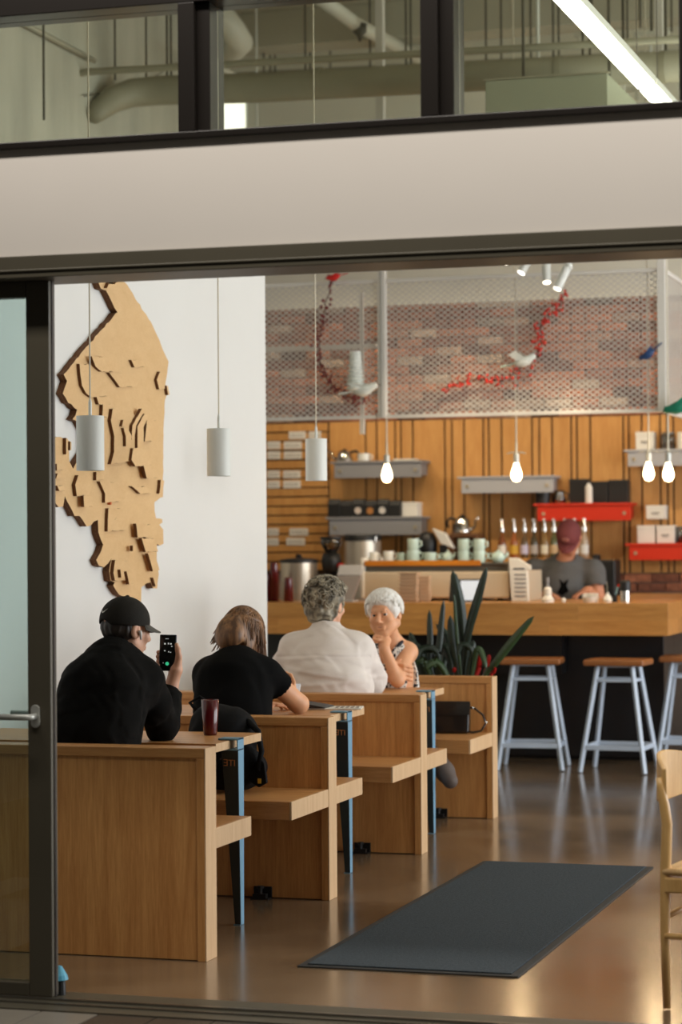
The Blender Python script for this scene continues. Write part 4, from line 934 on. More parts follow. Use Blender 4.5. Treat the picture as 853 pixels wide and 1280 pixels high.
# right of the machine
def lath(name, label, cat, px, hpx, Y, prof, m, part='body', base=ZT, n=18):
    s = Y*1.02/F; t = thing(name, label, cat, (oy(px, 745, Y)[0], Y, base)); MB().lathe([(r*s, z*s) for r, z in prof], n=n).build(part, m, t, auto=True); return t, s
t, s = lath('squeeze_bottle', 'white squeeze bottle with grey nozzle on the bar before the barista', 'bottle', 685, 28, 15.62, [(0, 0), (8, 0), (8, 4), (5, 8), (5, 17), (3, 19), (0, 19)], M_card)
MB().lathe([(0, 19*s), (2.5*s, 19*s), (1.6*s, 24*s), (2.2*s, 25*s), (2*s, 31*s), (0, 31*s)], n=12).build('nozzle', M_grey, t)
lath('white_pot', 'tiny white creamer pot on the bar', 'pot', 705, 6, 15.62, [(0, 0), (2.5, 0), (3, 3), (2, 5), (0, 6)], M_cerw)
t, s = lath('napkin_bowl', 'white bowl of folded paper napkins on the bar', 'bowl', 739, 10, 15.66, [(0, 0), (9, 0), (11, 6), (10.4, 6), (8.5, 1), (0, 1)], M_cerw)
for i in range(7): MB().obox(((-8+i*2.6)*s, rm.uniform(-3, 3)*s, 6.5*s), (1.4*s, 0, .8*s), (0, 5*s, 0), (-.25*s, 0, 4*s)).build('napkin', M_card, t)
t, s = lath('bud_vase', 'small round white bud vase holding a dry stick', 'vase', 760, 12, 15.64, [(0, 0), (5, 0), (6, 3), (4.5, 7), (1.8, 10), (2, 12), (1.4, 12), (1.2, 9), (0, 8)], M_cerw)
MB().tube([(0, 0, 8*s), (-.5*s, 0, 17*s), (-.8*s, 0, 25*s)], .002, 5).build('stick', M_pipe, t)
t, s = lath('pen_holder', 'dark pen holder with a blue and red pen on the bar', 'holder', 768, 10, 15.7, [(0, 0), (4, 0), (4, 9), (3.4, 9), (3.4, 1), (0, 1)], M_blk)
MB().tube([(0, 0, 2*s), (5*s, 0, 19*s)], .006, 8).build('pen', mat('pen_blue', srgb(150, 200, 214), .4), t); MB().tube([(5*s, 0, 19*s), (6*s, 0, 22*s)], .006, 8).build('pen_cap', M_red, t)
t, s = lath('pepper_mill', 'black and steel cylinder shaker on the bar near the counter corner', 'shaker', 782, 26, 15.66, [(0, 0), (6, 0), (6, 14), (0, 14)], M_chrome)
MB().lathe([(0, 14*s), (7*s, 14*s), (7*s, 25*s), (5*s, 27*s), (0, 27*s)], n=18).build('lid', M_blk, t, auto=True)
# ---- back counter things
ZBK = .921
t, w, h = std('bottle_riser', 'wooden riser on the back counter carrying the syrup bottles', 'riser', 618, 742, 698, 760, 18.1, ZBK)
MB().box(-w/2, w/2, 0, .2, h-.03, h).box(-w/2, -w/2+.02, 0, .2, 0, h-.03).box(w/2-.02, w/2, 0, .2, 0, h-.03).build('frame', M_ctr, t, bevel=.002)
zri = ZBK+h+.0005
bcol = [(120, 66, 30), (150, 84, 40), (96, 74, 50), (70, 60, 40), (130, 100, 60), (84, 84, 52), (140, 110, 80), (110, 60, 40), (170, 150, 130)]
blab = [('white', (226, 220, 208)), ('yellow', (206, 160, 50)), ('lilac', (196, 186, 206)), ('grey', (170, 160, 150)), ('cream', (214, 204, 180)), ('tan', (190, 160, 120)), ('pink', (214, 176, 166)), ('white', (222, 214, 204)), ('pale', (214, 210, 204))]
for i, px in enumerate((628, 643, 656, 668, 681, 693, 707, 719, 731)):
    Y = 18.2; x = oy(px, 680, Y)[0]; t = thing('syrup_bottle', 'syrup pump bottle with %s label, %s' % (blab[i][0], ['standing apart at the machine end of the row', 'next to the one standing apart', 'third along the riser', 'fourth along the riser', 'fifth along the riser', 'beside the barista cap', 'partly behind the barista cap', 'mostly hidden by the barista cap', 'at the far end beyond the barista'][i]), 'bottle', (x, Y, zri), group='syrup pump bottles')
    MB().lathe([(0, 0), (.03, 0), (.032, .01), (.032, .13), (.024, .16), (.012, .185), (.012, .215), (0, .215)], n=16).build('glass_body', mat('syrup_%d' % i, srgb(*bcol[i]), .12, coat=.5), t, smooth=True)
    MB().lathe([(.0325, .035), (.0328, .035), (.0328, .105), (.0325, .105)], n=16).build('paper_label', mat('syrup_label_%d' % i, srgb(*blab[i][1]), .6), t)
    pm = MB().lathe([(0, .213), (.016, .213), (.016, .245), (.008, .25), (.006, .30), (.011, .302), (.011, .312), (0, .314)], n=12).build('pump', M_chrome, t)
    MB().tube([(0, 0, .307), (-.0, -.03, .31), (0, -.045, .295)], .005, 6).build('pump_spout', M_card, pm)
t, w, h = std('black_blender', 'black countertop machine behind the barista elbow', 'machine', 744, 771, 700, 760, 18.0, ZBK)
MB().box(-w/2, w/2, -.05, .2, 0, h).build('body', M_blk, t, bevel=.015, seg=3); MB().box(-w*.55, -w*.3, -.04, .08, h*.6, h*1.1).build('lever_column', M_blk, t, bevel=.006)
t, w, h = std('brew_stand', 'dark wooden pour-over brew stand on the back counter', 'stand', 564, 600, 667, 760, 18.12, ZBK)
MB().box(-w/2, w/2, -.06, .16, h-.03, h).box(-w/2, -w/2+.03, -.06, .16, 0, h-.03).box(w/2-.03, w/2, -.06, .16, 0, h-.03).box(-w/2+.03, w/2-.03, .14, .16, 0, h-.03).build('frame', wood('walnut', srgb(120, 78, 44), srgb(88, 54, 30), (1, 8, 8), .5), t, bevel=.003)
zbs = ZBK+h+.001
kettle('polished steel pour-over kettle with black handle on the brew stand', 562, 594, 643, 667, 18.16, zbs, M_chrome, -1)
t, w, h = std('glass_dripper', 'clear glass coffee dripper on the brew stand', 'dripper', 566, 576, 655, 667, 18.02, zbs)
MB().lathe([(w*.2, 0), (w*.22, h*.3), (w*.5, h), (w*.48, h), (w*.18, h*.3)], n=18).build('cone', M_glassy, t, smooth=True)
t, w, h = std('domed_grinder', 'black domed grinder behind the stacked mugs', 'grinder', 523, 547, 664, 752, 18.02, ZBK)
h = oy(535, 664, 18.02)[2]-ZBK
MB().lathe([(0, 0), (w*.4, 0), (w*.4, h*.7), (w*.5, h*.76), (w*.5, h*.9), (w*.3, h*.98), (0, h)], n=24).build('body', M_blk, t, smooth=True)
MB().box(-w*.3, w*.3, -w*.52, -w*.3, h*.3, h*.36).build('spout', M_chrome, t, bevel=.003)
t, w, h = std('paper_filters', 'tilted stack of white paper filters leaning on the black grinder', 'filters', 547, 563, 662, 690, 17.98, ZBK)
h = oy(555, 662, 17.98)[2]-ZBK
MB().obox((0, 0, h-.07), (w*.5, 0, -.02), (0, .03, 0), (-.035, 0, .06)).build('sheets', M_card, t, bevel=.003)
MB().box(-.03, .03, -.03, .03, 0, h-.12).build('holder', M_blk, t)
# ================================================================ PEOPLE (implicit surfaces -> one continuous mesh per body)
class SDF:
    def __init__(s, lo, hi, h):
        s.lo = np.array(lo, float); s.h = h; s.n = np.ceil((np.array(hi)-s.lo)/h).astype(int)+1
        s.D = np.full(s.n, .2, np.float32)
        s.ax = [(s.lo[i]+h*np.arange(s.n[i])).astype(np.float32) for i in range(3)]
    def sl(s, lo, hi):
        a = np.clip(np.floor((np.array(lo)-s.lo)/s.h).astype(int), 0, s.n); b = np.clip(np.ceil((np.array(hi)-s.lo)/s.h).astype(int)+1, 0, s.n)
        S = tuple(slice(a[i], b[i]) for i in range(3))
        return S, np.meshgrid(s.ax[0][S[0]], s.ax[1][S[1]], s.ax[2][S[2]], indexing='ij', sparse=True)
    def _mix(s, S, d, k, sub):
        A = s.D[S]
        if A.size == 0: return
        if sub: A = -A
        h = np.clip(.5+.5*(A-d)/k, 0, 1); r = A+(d-A)*h-k*h*(1-h)
        s.D[S] = -r if sub else r
    def cone(s, a, b, ra, rb, k=.02, sub=False):
        a, b = np.array(a, float), np.array(b, float); m = max(ra, rb)+k+3*s.h+.01
        S, (X, Y, Z) = s.sl(np.minimum(a, b)-m, np.maximum(a, b)+m)
        v = b-a; L2 = v@v+1e-12
        t = np.clip(((X-a[0])*v[0]+(Y-a[1])*v[1]+(Z-a[2])*v[2])/L2, 0, 1)
        d = np.sqrt((X-a[0]-t*v[0])**2+(Y-a[1]-t*v[1])**2+(Z-a[2]-t*v[2])**2)-(ra+(rb-ra)*t)
        s._mix(S, d.astype(np.float32), k, sub); return s
    def chain(s, P, R, k=.02):
        for i in range(len(P)-1): s.cone(P[i], P[i+1], R[i], R[i+1], k)
        return s
    def ell(s, c, r, R=None, k=.02, sub=False):
        c = np.array(c, float); r = np.array(r, float); m = r.max()+k+3*s.h+.01
        S, (X, Y, Z) = s.sl(c-m, c+m); X, Y, Z = X-c[0], Y-c[1], Z-c[2]
        if R is not None: X, Y, Z = [R[0][i]*X+R[1][i]*Y+R[2][i]*Z for i in range(3)]
        k0 = np.sqrt((X/r[0])**2+(Y/r[1])**2+(Z/r[2])**2); k1 = np.sqrt((X/r[0]**2)**2+(Y/r[1]**2)**2+(Z/r[2]**2)**2)+1e-9
        s._mix(S, (k0*(k0-1)/k1).astype(np.float32), k, sub); return s
    def half(s, p, n, k=.01):
        "cut away everything on the +n side of the plane through p"
        n = np.array(n, float); n /= np.linalg.norm(n); S, (X, Y, Z) = s.sl(s.lo, s.lo+s.h*s.n)
        d = -((X-p[0])*n[0]+(Y-p[1])*n[1]+(Z-p[2])*n[2]); s._mix(S, (d).astype(np.float32)*1.0, k, True); return s
    def wrinkle(s, amp, freq, seed, stretch=(1, 1, 1), zlo=-9, zhi=9, sharp=1.0):
        I = np.where(np.abs(s.D) < .03); P = np.stack([s.ax[i][I[i]] for i in range(3)], 1)*np.array(stretch)*freq
        r = np.random.RandomState(seed); wv = np.zeros(len(P))
        warp = np.stack([np.sin(P@r.normal(size=3)*.6+r.uniform(0, 6)) for _ in range(3)], 1)*.9
        for o in range(4):
            d = r.normal(size=3); d /= np.linalg.norm(d); wv += np.sin((P+warp)@d*(1+.5*o)+r.uniform(0, 6))/(1+.4*o)
        wv = np.tanh(wv*sharp)
        z = s.ax[2][I[2]]; m = np.clip((z-zlo)/.08, 0, 1)*np.clip((zhi-z)/.08, 0, 1)
        s.D[I] += (amp*wv*m).astype(np.float32); return s
    def mesh(s, name, m):
        D = s.D; D[0] = D[-1] = .2; D[:, 0] = D[:, -1] = .2; D[:, :, 0] = D[:, :, -1] = .2
        B = D < 0; c = B[:-1, :-1, :-1].astype(np.int8)
        for dx, dy, dz in ((1, 0, 0), (0, 1, 0), (0, 0, 1), (1, 1, 0), (1, 0, 1), (0, 1, 1), (1, 1, 1)):
            n0, n1, n2 = B.shape; c = c+B[dx:n0-1+dx, dy:n1-1+dy, dz:n2-1+dz]
        act = (c > 0) & (c < 8); I = np.argwhere(act); idm = np.full(act.shape, -1, np.int32); idm[act] = np.arange(len(I))
        cor = [(i, j, k) for i in (0, 1) for j in (0, 1) for k in (0, 1)]
        V = np.stack([D[I[:, 0]+i, I[:, 1]+j, I[:, 2]+k] for i, j, k in cor], 1)
        P = np.zeros((len(I), 3)); W = np.zeros(len(I))
        for a in range(8):
            for b in range(a+1, 8):
                if sum(abs(cor[a][q]-cor[b][q]) for q in range(3)) != 1: continue
                va, vb = V[:, a], V[:, b]; mk = (va < 0) != (vb < 0); t = np.where(mk, va/(va-vb+1e-12), 0)
                for q in range(3): P[:, q] += np.where(mk, cor[a][q]+t*(cor[b][q]-cor[a][q]), 0)
                W += mk
        P = (I+P/W[:, None])*s.h+s.lo
        F_ = []
        for axq in range(3):
            o1, o2 = [(1, 2), (2, 0), (0, 1)][axq]
            sl0 = [slice(None)]*3; sl1 = [slice(None)]*3; sl0[axq] = slice(0, -1); sl1[axq] = slice(1, None)
            b0, b1 = B[tuple(sl0)], B[tuple(sl1)]; E = np.argwhere(b0 != b1); fl = b0[tuple(E.T)]
            e1 = np.zeros(3, int); e2 = np.zeros(3, int); e1[o1] = 1; e2[o2] = 1
            ok = (E[:, o1] > 0) & (E[:, o2] > 0) & (E[:, o1] < act.shape[o1]) & (E[:, o2] < act.shape[o2]); E, fl = E[ok], fl[ok]
            q = [idm[tuple((E-d).T)] for d in (e1*0, e1, e1+e2, e2)]; Q = np.stack(q, 1)
            Q[~fl] = Q[~fl][:, ::-1]; F_.append(Q)
        Fc = np.concatenate(F_); Fc = Fc[(Fc >= 0).all(1)]
        me = bpy.data.meshes.new(name); me.vertices.add(len(P)); me.vertices.foreach_set('co', P.astype(np.float32).ravel())
        me.loops.add(len(Fc)*4); me.loops.foreach_set('vertex_index', Fc.astype(np.int32).ravel())
        me.polygons.add(len(Fc)); me.polygons.foreach_set('loop_start', np.arange(0, len(Fc)*4, 4, dtype=np.int32))
        me.update(calc_edges=True); me.validate(); me.materials.append(m); me.shade_smooth(); return me
def place(root, name, field, m):
    o = bpy.data.objects.new(name, field.mesh(name, m)); link(o); o.parent = root; o.location = -root.location; return o
def placeM(root, name, mb, m, smooth=True, **k):
    o = mb.build(name, m, root, smooth=smooth, **k); o.location = -root.location; return o
def orient(fwd, pitch=0., roll=0.):
    "columns right, forward, up"
    f = np.array((fwd[0], fwd[1], 0.)); f /= np.linalg.norm(f); r_ = np.array((f[1], -f[0], 0.)); u_ = np.array((0, 0, 1.))
    f2 = f*cos(pitch)+u_*sin(pitch); u2 = np.cross(r_, f2)
    r3 = r_*cos(roll)+u2*sin(roll); u3 = np.cross(r3, f2)
    return np.stack([r3, f2, u3], 1)
def head_skin(S, c, R, k=.018, face=True, ears=True, s=1.0, jaw=1.0):
    T = lambda *p: c+R@(np.array(p)*s)
    S.ell(T(0, -.012, .03), np.array((.075, .095, .085))*s, R, k)
    S.ell(T(0, .03, -.035), np.array((.056*jaw, .062, .076))*s, R, k)
    S.cone(T(0, .060, -.094), T(0, .058, -.088), .02*s, .02*s, k)
    for q in (-1, 1):
        S.cone(T(q*.05*jaw, .0, -.05), T(q*.012*jaw, .06, -.094), .022*s*jaw, .017*s*jaw, k)
        S.ell(T(q*.036, .066, -.022), np.array((.024, .02, .022))*s, R, .015)
    if face:
        S.cone(T(-.028, .082, .024), T(.028, .082, .024), .011*s, .011*s, .012)
        S.cone(T(0, .088, .012), T(0, .110, -.026), .0075*s, .0125*s, .008)
        for q in (-1, 1):
            S.ell(T(q*.011, .099, -.033), np.array((.008, .009, .007))*s, R, .006)
            S.ell(T(q*.031, .099, .004), np.array((.017, .016, .010))*s, R, .010, sub=True)
            
            S.cone(T(q*.018, .090, .0115), T(q*.044, .083, .0105), .0035*s, .003*s, .004)
            S.cone(T(q*.018, .089, -.005), T(q*.043, .082, -.004), .003*s, .003*s, .005)
        S.cone(T(-.019, .086, -.060), T(.019, .086, -.060), .0055*s, .0055*s, .006)
        S.cone(T(-.016, .087, -.068), T(.016, .087, -.068), .006*s, .006*s, .006)
        S.cone(T(-.021, .0925, -.0638), T(.021, .0925, -.0638), .0018*s, .0018*s, .003, sub=True)
    if ears:
        for q in (-1, 1):
            S.ell(T(q*.078, -.010, -.006), np.array((.010, .022, .032))*s, R, .006)
            S.ell(T(q*.088, -.004, -.004), np.array((.006, .011, .018))*s, R, .005, sub=True)
def face_bits(root, c, R, iris, brow, lip, s=1.0):
    T = lambda *p: c+R@(np.array(p)*s)
    for q in (-1, 1):
        e = placeM(root, 'eye', MB().ball(T(q*.031, .0775, .0035), .0118*s, 12), mat('eye_white', srgb(206, 196, 186), .3))
        MB().ball(T(q*.0305-.001, .0835, .0030), (.0076*s,)*3, 10).build('iris', mat('iris_'+iris[0], iris[1], .25), e, smooth=True)
        placeM(root, 'eyebrow', MB().tube([T(q*.014, .094, .021), T(q*.03, .0915, .026), T(q*.047, .080, .021)], [.003, .0035, .0015], 6), brow)
    placeM(root, 'lips', MB().tube([T(-.021, .0865, -.063), T(-.008, .0925, -.0605), T(0, .0932, -.0615), T(.008, .0925, -.0605), T(.021, .0865, -.063)], [.0012, .0035, .0035, .0035, .0012], 6), lip)
def finger(S, p, dirs, lens, r, k=.006):
    P = [np.array(p, float)]
    for d, l in zip(dirs, lens): d = np.array(d, float); P.append(P[-1]+d/np.linalg.norm(d)*l)
    n = len(P); S.chain(P, [r*(1-.22*i/(n-1)) for i in range(n)], k); return P[-1]
def hand(S, wrist, fd, pn, curl=(.5, .7, .5), thumb=.6, side=1, spread=.06, s=1.0, k=.006):
    "fd finger direction, pn palm normal (palm side); side=+1: thumb towards fd x pn"
    fd = np.array(fd, float); fd /= np.linalg.norm(fd); pn = np.array(pn, float); pn -= fd*(pn@fd); pn /= np.linalg.norm(pn)
    tx = np.cross(fd, pn)*side; W = np.array(wrist, float); R = np.stack([tx, fd, pn], 1)
    T = lambda x, y, z: W+R@(np.array((x, y, z))*s)
    S.ell(T(0, .045, 0), np.array((.041, .052, .0155))*s, R, .012); S.cone(T(0, -.02, 0), T(0, .02, 0), .027*s, .026*s, .015)
    S.cone(T(.028, .02, .006), T(.03, .05, .006), .016*s, .013*s, .01)
    for i in range(4):
        x = (.030, .0102, -.0098, -.0285)[i]; ln = np.array((.042, .026, .021))*(.95, 1.05, 1.0, .78)[i]*s
        y = (.088, .093, .09, .082)[i]; an = 0; ds = []
        c = curl if np.isscalar(curl[0]) else curl[i]
        for q in range(3):
            an += c[q]; ds.append(fd*cos(an)+pn*sin(an)+tx*spread*(1.5-i)/1.5*cos(an))
        finger(S, T(x, y, 0), ds, ln, .0088*s*(1, 1.02, 1, .88)[i], k)
    d0 = tx*cos(thumb)+fd*sin(thumb)+pn*.35; d1 = tx*cos(thumb+.5)+fd*sin(thumb+.5)+pn*.45
    finger(S, T(.03, .022, .006), [d0, d1, d1+fd*.3], np.array((.036, .03, .024))*s, .0105*s, k)
def legs_seated(S, pel, fw_, knee_d=.42, r=1.0, spread=.1, off=0., feet=True, kz=.53, fx=0.0):
    f = np.array((fw_[0], fw_[1], 0.)); rt_ = np.array((f[1], -f[0], 0.))
    for q in (-1, 1):
        hip = pel+rt_*q*.085+np.array((0, 0, -.01)); kn = pel+f*knee_d+rt_*q*(spread+.02); kn[2] = kz
        an = kn+f*fx; an[2] = .10
        S.cone(hip, kn, .082*r+off, .056*r+off, .03); S.cone(kn, an, .052*r+off, .038*r+off, .02)
        if feet: S.cone(an+np.array((0, 0, -.055)), an+f*.15+np.array((0, 0, -.065)), .036, .03, .02)
M_skin = mat('skin_light', srgb(216, 164, 134), .5, sss=.08, var=.04, vscale=25)
M_skin2 = mat('skin_fair', srgb(224, 164, 122), .5, sss=.08, var=.05, vscale=25)
M_skin3 = mat('skin_tan', srgb(196, 134, 102), .5, sss=.08, var=.04, vscale=25)
M_blackc = mat('black_cotton', srgb(15, 14, 12), .9, bump=.25, bscale=300, spec=.12)
M_tee = mat('black_tee', srgb(9, 9, 9), .9, bump=.2, bscale=300, spec=.1)
M_shirt = mat('white_linen', srgb(222, 212, 204), .8, bump=.12, bscale=200, var=.02, vscale=8)
M_gtee = mat('charcoal_tee', srgb(92, 92, 92), .9, var=.05, vscale=30, bump=.15, bscale=200)
M_denim = mat('dark_trousers', srgb(34, 36, 44), .85, bump=.2, bscale=250)
M_shoe = mat('dark_shoe', srgb(40, 34, 30), .6)
def hair_material(name, a, b, rough=.45, sc=(60, 60, 14)):
    m = mat(name, a, rough, var=.0); nt = m.node_tree; bs = nt.nodes['Principled BSDF']; N = nt.nodes.new; L = nt.links.new
    tc = N('ShaderNodeTexCoord'); mp = N('ShaderNodeMapping'); mp.inputs['Scale'].default_value = sc; nz = N('ShaderNodeTexNoise'); nz.inputs['Scale'].default_value = 1.0; nz.inputs['Detail'].default_value = 4
    cr = N('ShaderNodeValToRGB'); cr.color_ramp.elements[0].position = .38; cr.color_ramp.elements[0].color = (*a, 1); cr.color_ramp.elements[1].position = .62; cr.color_ramp.elements[1].color = (*b, 1)
    L(tc.outputs['Object'], mp.inputs[0]); L(mp.outputs[0], nz.inputs[0]); L(nz.outputs[0], cr.inputs[0]); L(cr.outputs[0], bs.inputs['Base Color']); return m
def shell(T, R, rad, th0, th1, ph, off=0., wob=0., rnd=None, n=9, lift=0.):
    "points of a strand lying on the head ellipsoid from crown angle th0 to th1 at azimuth ph (0 = right, 90 = front)"
    out = []
    w0 = rnd.uniform(0, 6); fq = rnd.uniform(2, 4)
    for i in range(n):
        s_ = i/(n-1); th = th0+(th1-th0)*s_; p = ph+wob*math.sin(fq*s_*2+w0)
        k_ = 1+off+lift*s_*s_
        out.append(T(rad[0]*k_*sin(th)*cos(p), rad[1]*k_*sin(th)*sin(p)-.012, rad[2]*k_*cos(th)+.03))
    return out

def bounds(P, m=.16): P = np.array(P); return P.min(0)-m, P.max(0)+m
O = lambda a: np.array(a, float)

# ---------------------------------------------------------------- person 1: man in black cap with phone
def man():
    h_ = .0048
    pel = oy(117, 930, 8.33); pel[2] = .575
    wai = oy(119, 925, 8.34); che = oy(131, 868, 8.42); uch = oy(139, 838, 8.48); nb = oy(147, 815, 8.53); hc = oy(158, 787, 8.585)
    rs = oy(180, 851, 8.52); re = oy(202, 908, 8.72); rw = oy(214.5, 858, 8.80)
    ls = oy(104, 853, 8.47); le = oy(78, 908, 8.68); lw = oy(128, 905, 8.86)
    R = orient((sin(RAD(32)), cos(RAD(32))), RAD(-8))
    root = thing('person', 'person in black overshirt and black cap holding up a phone at the table', 'person', (pel[0], pel[1], 0), group=None)
    fw_ = O((0.05, 1., 0))
    lo = O((pel[0]-.38, pel[1]-.32, 0)); hi = O((pel[0]+.5, pel[1]+.78, 1.42))
    S = SDF(lo, hi, h_)
    # torso
    S.ell(pel, (.165, .12, .12), None, .05).cone(pel, wai, .13, .125, .05).cone(wai, che, .12, .125, .05).cone(che, uch, .12, .09, .05)
    S.cone(ls, rs, .055, .055, .05).cone(nb, hc+R@O((0, -.03, -.05)), .052, .05, .02)
    head_skin(S, hc, R)
    for a, b, c in ((rs, re, rw), (ls, le, lw)): S.cone(a, b, .05, .038, .02).cone(b, c, .038, .026, .015)
    legs_seated(S, pel, fw_, .43, feet=True)
    # right hand holding the phone (phone plane faces the camera side)
    pc = oy(210, 816, 8.79); ph_up = oy(210.8, 793, 8.80)-oy(209.5, 839, 8.785); ph_up /= np.linalg.norm(ph_up)
    nrm = O((.20, -.98, -.05)); nrm -= ph_up*(nrm@ph_up); nrm /= np.linalg.norm(nrm); ph_r = np.cross(ph_up, nrm); ph_r = -ph_r if ph_r[0] < 0 else ph_r
    pw, phh, pt = .0345, .073, .0042
    G = lambda x, y, z: pc+ph_r*x+ph_up*y-nrm*z      # z>0 behind the phone
    S.cone(rw, G(.03, -.072, .016), .026, .026, .015)
    S.cone(G(.033, -.066, .014), G(.037, -.025, .016), .024, .019, .014).cone(G(.02, -.06, .02), G(.022, -.02, .022), .018, .016, .012)
    S.chain([G(.040, -.045, .004), G(.046, -.015, -.004), G(.042, .013, -.010), G(.036, .034, -.012)], [.0145, .012, .0105, .008], .006)
    for i, (yy, ln) in enumerate(((-.008, 0), (-.026, .002), (-.044, .0), (-.060, -.006))):
        S.chain([G(.034, yy, .022), G(.008, yy+.006, .025), G(-.022, yy+.008, .020), G(-.040-ln, yy+.010, .010), G(-.0405-ln, yy+.010, -.001)], [.0105, .0098, .009, .008, .0068], .005)
    hand(S, lw, (.55, .8, -.05), (0, .1, -1), (.25, .35, .3), .5, -1)
    place(root, 'body', S, M_skin)
    # overshirt
    C = SDF(lo, hi, h_)
    C.ell(pel+O((0, 0, .05)), (.195, .15, .13), None, .05).cone(pel+O((0, 0, .06)), wai, .16, .155, .05).cone(wai, che, .155, .155, .05).cone(che, uch, .15, .12, .06)
    C.cone(wai+O((-.06, 0, .02)), che+O((-.06, 0, 0)), .125, .115, .05).cone(wai+O((.05, 0, .02)), che+O((.06, 0, 0)), .12, .115, .05)
    C.cone(ls, rs, .078, .078, .07).cone(nb+O((0, -.01, -.02)), uch, .075, .09, .04)
    C.chain([rs, rs*.5+re*.5, re, re*.52+rw*.48, re*.22+rw*.78], [.074, .07, .062, .058, .05], .03)
    C.chain([ls, ls*.5+le*.5, le, le*.2+lw*.8], [.076, .07, .062, .044], .03)
    # collar
    for a in np.linspace(.5, 2*pi+.0, 20)[:-1]:
        p0 = nb+O((.058*cos(a), .055*sin(a)-.008, .004)); C.cone(p0, p0+O((.006*cos(a), .006*sin(a), .022)), .011, .009, .012)
    C.wrinkle(.005, 22, 3, (1, 1, .7), sharp=.9).wrinkle(.003, 45, 5, (1, 1, .8))
    C.cone(hc+R@O((0, -.03, -.02)), nb+O((0, 0, .03)), .062, .055, .006, sub=True)
    sh = place(root, 'overshirt', C, M_blackc)
    # cuff
    ax_ = (rw-re)/np.linalg.norm(rw-re); cf = re*.26+rw*.74
    placeM(root, 'cuff', MB().tube([cf-ax_*.03, cf-ax_*.028, cf+ax_*.022, cf+ax_*.024, cf+ax_*.01], [.048, .056, .05, .046, .042], 20), M_blackc)
    # trousers and shoes
    Tq = SDF(lo, hi, .008); legs_seated(Tq, pel, fw_, .43, off=.012, feet=False); Tq.ell(pel, (.18, .135, .11), None, .04); place(root, 'trousers', Tq, M_denim)
    f = fw_/np.linalg.norm(fw_); rt_ = O((f[1], -f[0], 0))
    for q in (-1, 1):
        kn = pel+f*.43+rt_*q*.12; Z = SDF(kn*O((1, 1, 0))-.2, kn*O((1, 1, 0))+O((.2, .35, .2)), .008)
        a = O((kn[0], kn[1], .045)); Z.cone(a, a+f*.17, .045, .038, .02); Z.half((0, 0, .004), (0, 0, -1)); place(root, 'shoe', Z, M_shoe)
    # hair at the nape
    T = lambda *p: hc+R@O(p)
    Hh = SDF(hc-.2, hc+.2, .004); Hh.ell(T(0, -.022, .005), (.077, .088, .075), R, .02); Hh.wrinkle(.0025, 110, 2, (1, 1, .4)); Hh.half(T(0, .03, 0), R@O((0, 1, .15)), .01)
    Hh.half(T(0, -.02, -.062), R@O((0, .15, -1)), .01); place(root, 'hair', Hh, hair_material('dark_hair', srgb(26, 20, 16), srgb(46, 36, 28)))
    # cap
    M_cap = mat('cap_twill', srgb(36, 33, 28), .8, bump=.2, bscale=300, spec=.2)
    K = SDF(hc-.22, hc+.22, .004); K.ell(T(0, -.012, .032), (.0875, .107, .099), R, .01)
    K.half(T(0, 0, .015), R@O((0, .06, -1)), .004); K.ell(T(0, -.012, .028), (.079, .098, .088), R, .004, sub=True)
    K.ell(T(0, -.105, -.004), (.035, .04, .03), R, .006, sub=True)
    cap = place(root, 'cap', K, M_cap)
    br = MB(); n = 16; vs = []; fs = []
    for i in range(n+1):
        a = RAD(20)+RAD(140)*i/n
        for (rr, zz) in ((.088, 0), (1, 1)):
            x = .085*cos(a) if rr < 1 else .088*cos(a); y = (.10*sin(a)-.012) if rr < 1 else (.10*sin(a)+.072*math.sin(a)**1.5-.012)
            z = .026-.018*zz*math.sin(a)-.02*abs(cos(a))*zz
            for dz in (0, .004): vs.append(T(x, y, z+dz))
    for i in range(n):
        a, b = i*4, (i+1)*4
        fs += [(a, a+2, b+2, b), (a+1, b+1, b+3, a+3), (a+2, a+3, b+3, b+2), (a, b, b+1, a+1)]
    fs += [(0, 1, 3, 2), (n*4, n*4+2, n*4+3, n*4+1)]
    placeM(root, 'cap_brim', br.add(vs, fs), mat('cap_brim_grey', srgb(70, 66, 58), .8), bevel=.001)
    placeM(root, 'cap_button', MB().ball(T(0, -.012, .131), (.009, .009, .005), 10), M_cap)
    # small white tick logo on the back of the cap
    lg = []
    sw = [(-1, .25), (-.55, -.1), (-.2, -.2), (.3, -.02), (1.05, .5), (.2, .12), (-.25, -.02), (-.5, .05), (-.7, .22)]
    yaw_l = RAD(-98)
    def onc(a, b):
        az = RAD(-93)+a*.21; zz = .058+b*.026; rr = 1.012; st = math.sqrt(max(0, 1-((zz-.032)/.099)**2))
        return T(.0875*rr*st*cos(az), .107*rr*st*sin(az)-.012, zz)
    lm = MB(); pts = [onc(*p) for p in sw]; inn = [hc+(p-hc)*.985 for p in pts]; n = len(pts)
    lm.add(pts+inn, [tuple(range(n)), tuple(range(2*n-1, n-1, -1))]+[(i, n+i, n+(i+1) % n, (i+1) % n) for i in range(n)])
    placeM(root, 'cap_logo', lm, mat('logo_white', srgb(214, 212, 204), .6), smooth=False)
    placeM(root, 'earbud', MB().tube([T(.087, .002, -.002), T(.09, .006, -.012), T(.088, .012, -.036)], [.008, .007, .0035], 8), mat('earbud_white', srgb(236, 234, 228), .3))
    # phone
    ph = thing('smartphone', 'black smartphone with lit call screen held by the person in the cap', 'phone', tuple(pc))
    MB().obox((0, 0, 0), ph_r*pw, ph_up*phh, nrm*pt).build('case', mat('phone_case', srgb(24, 34, 54), .35), ph, bevel=.006, seg=3)
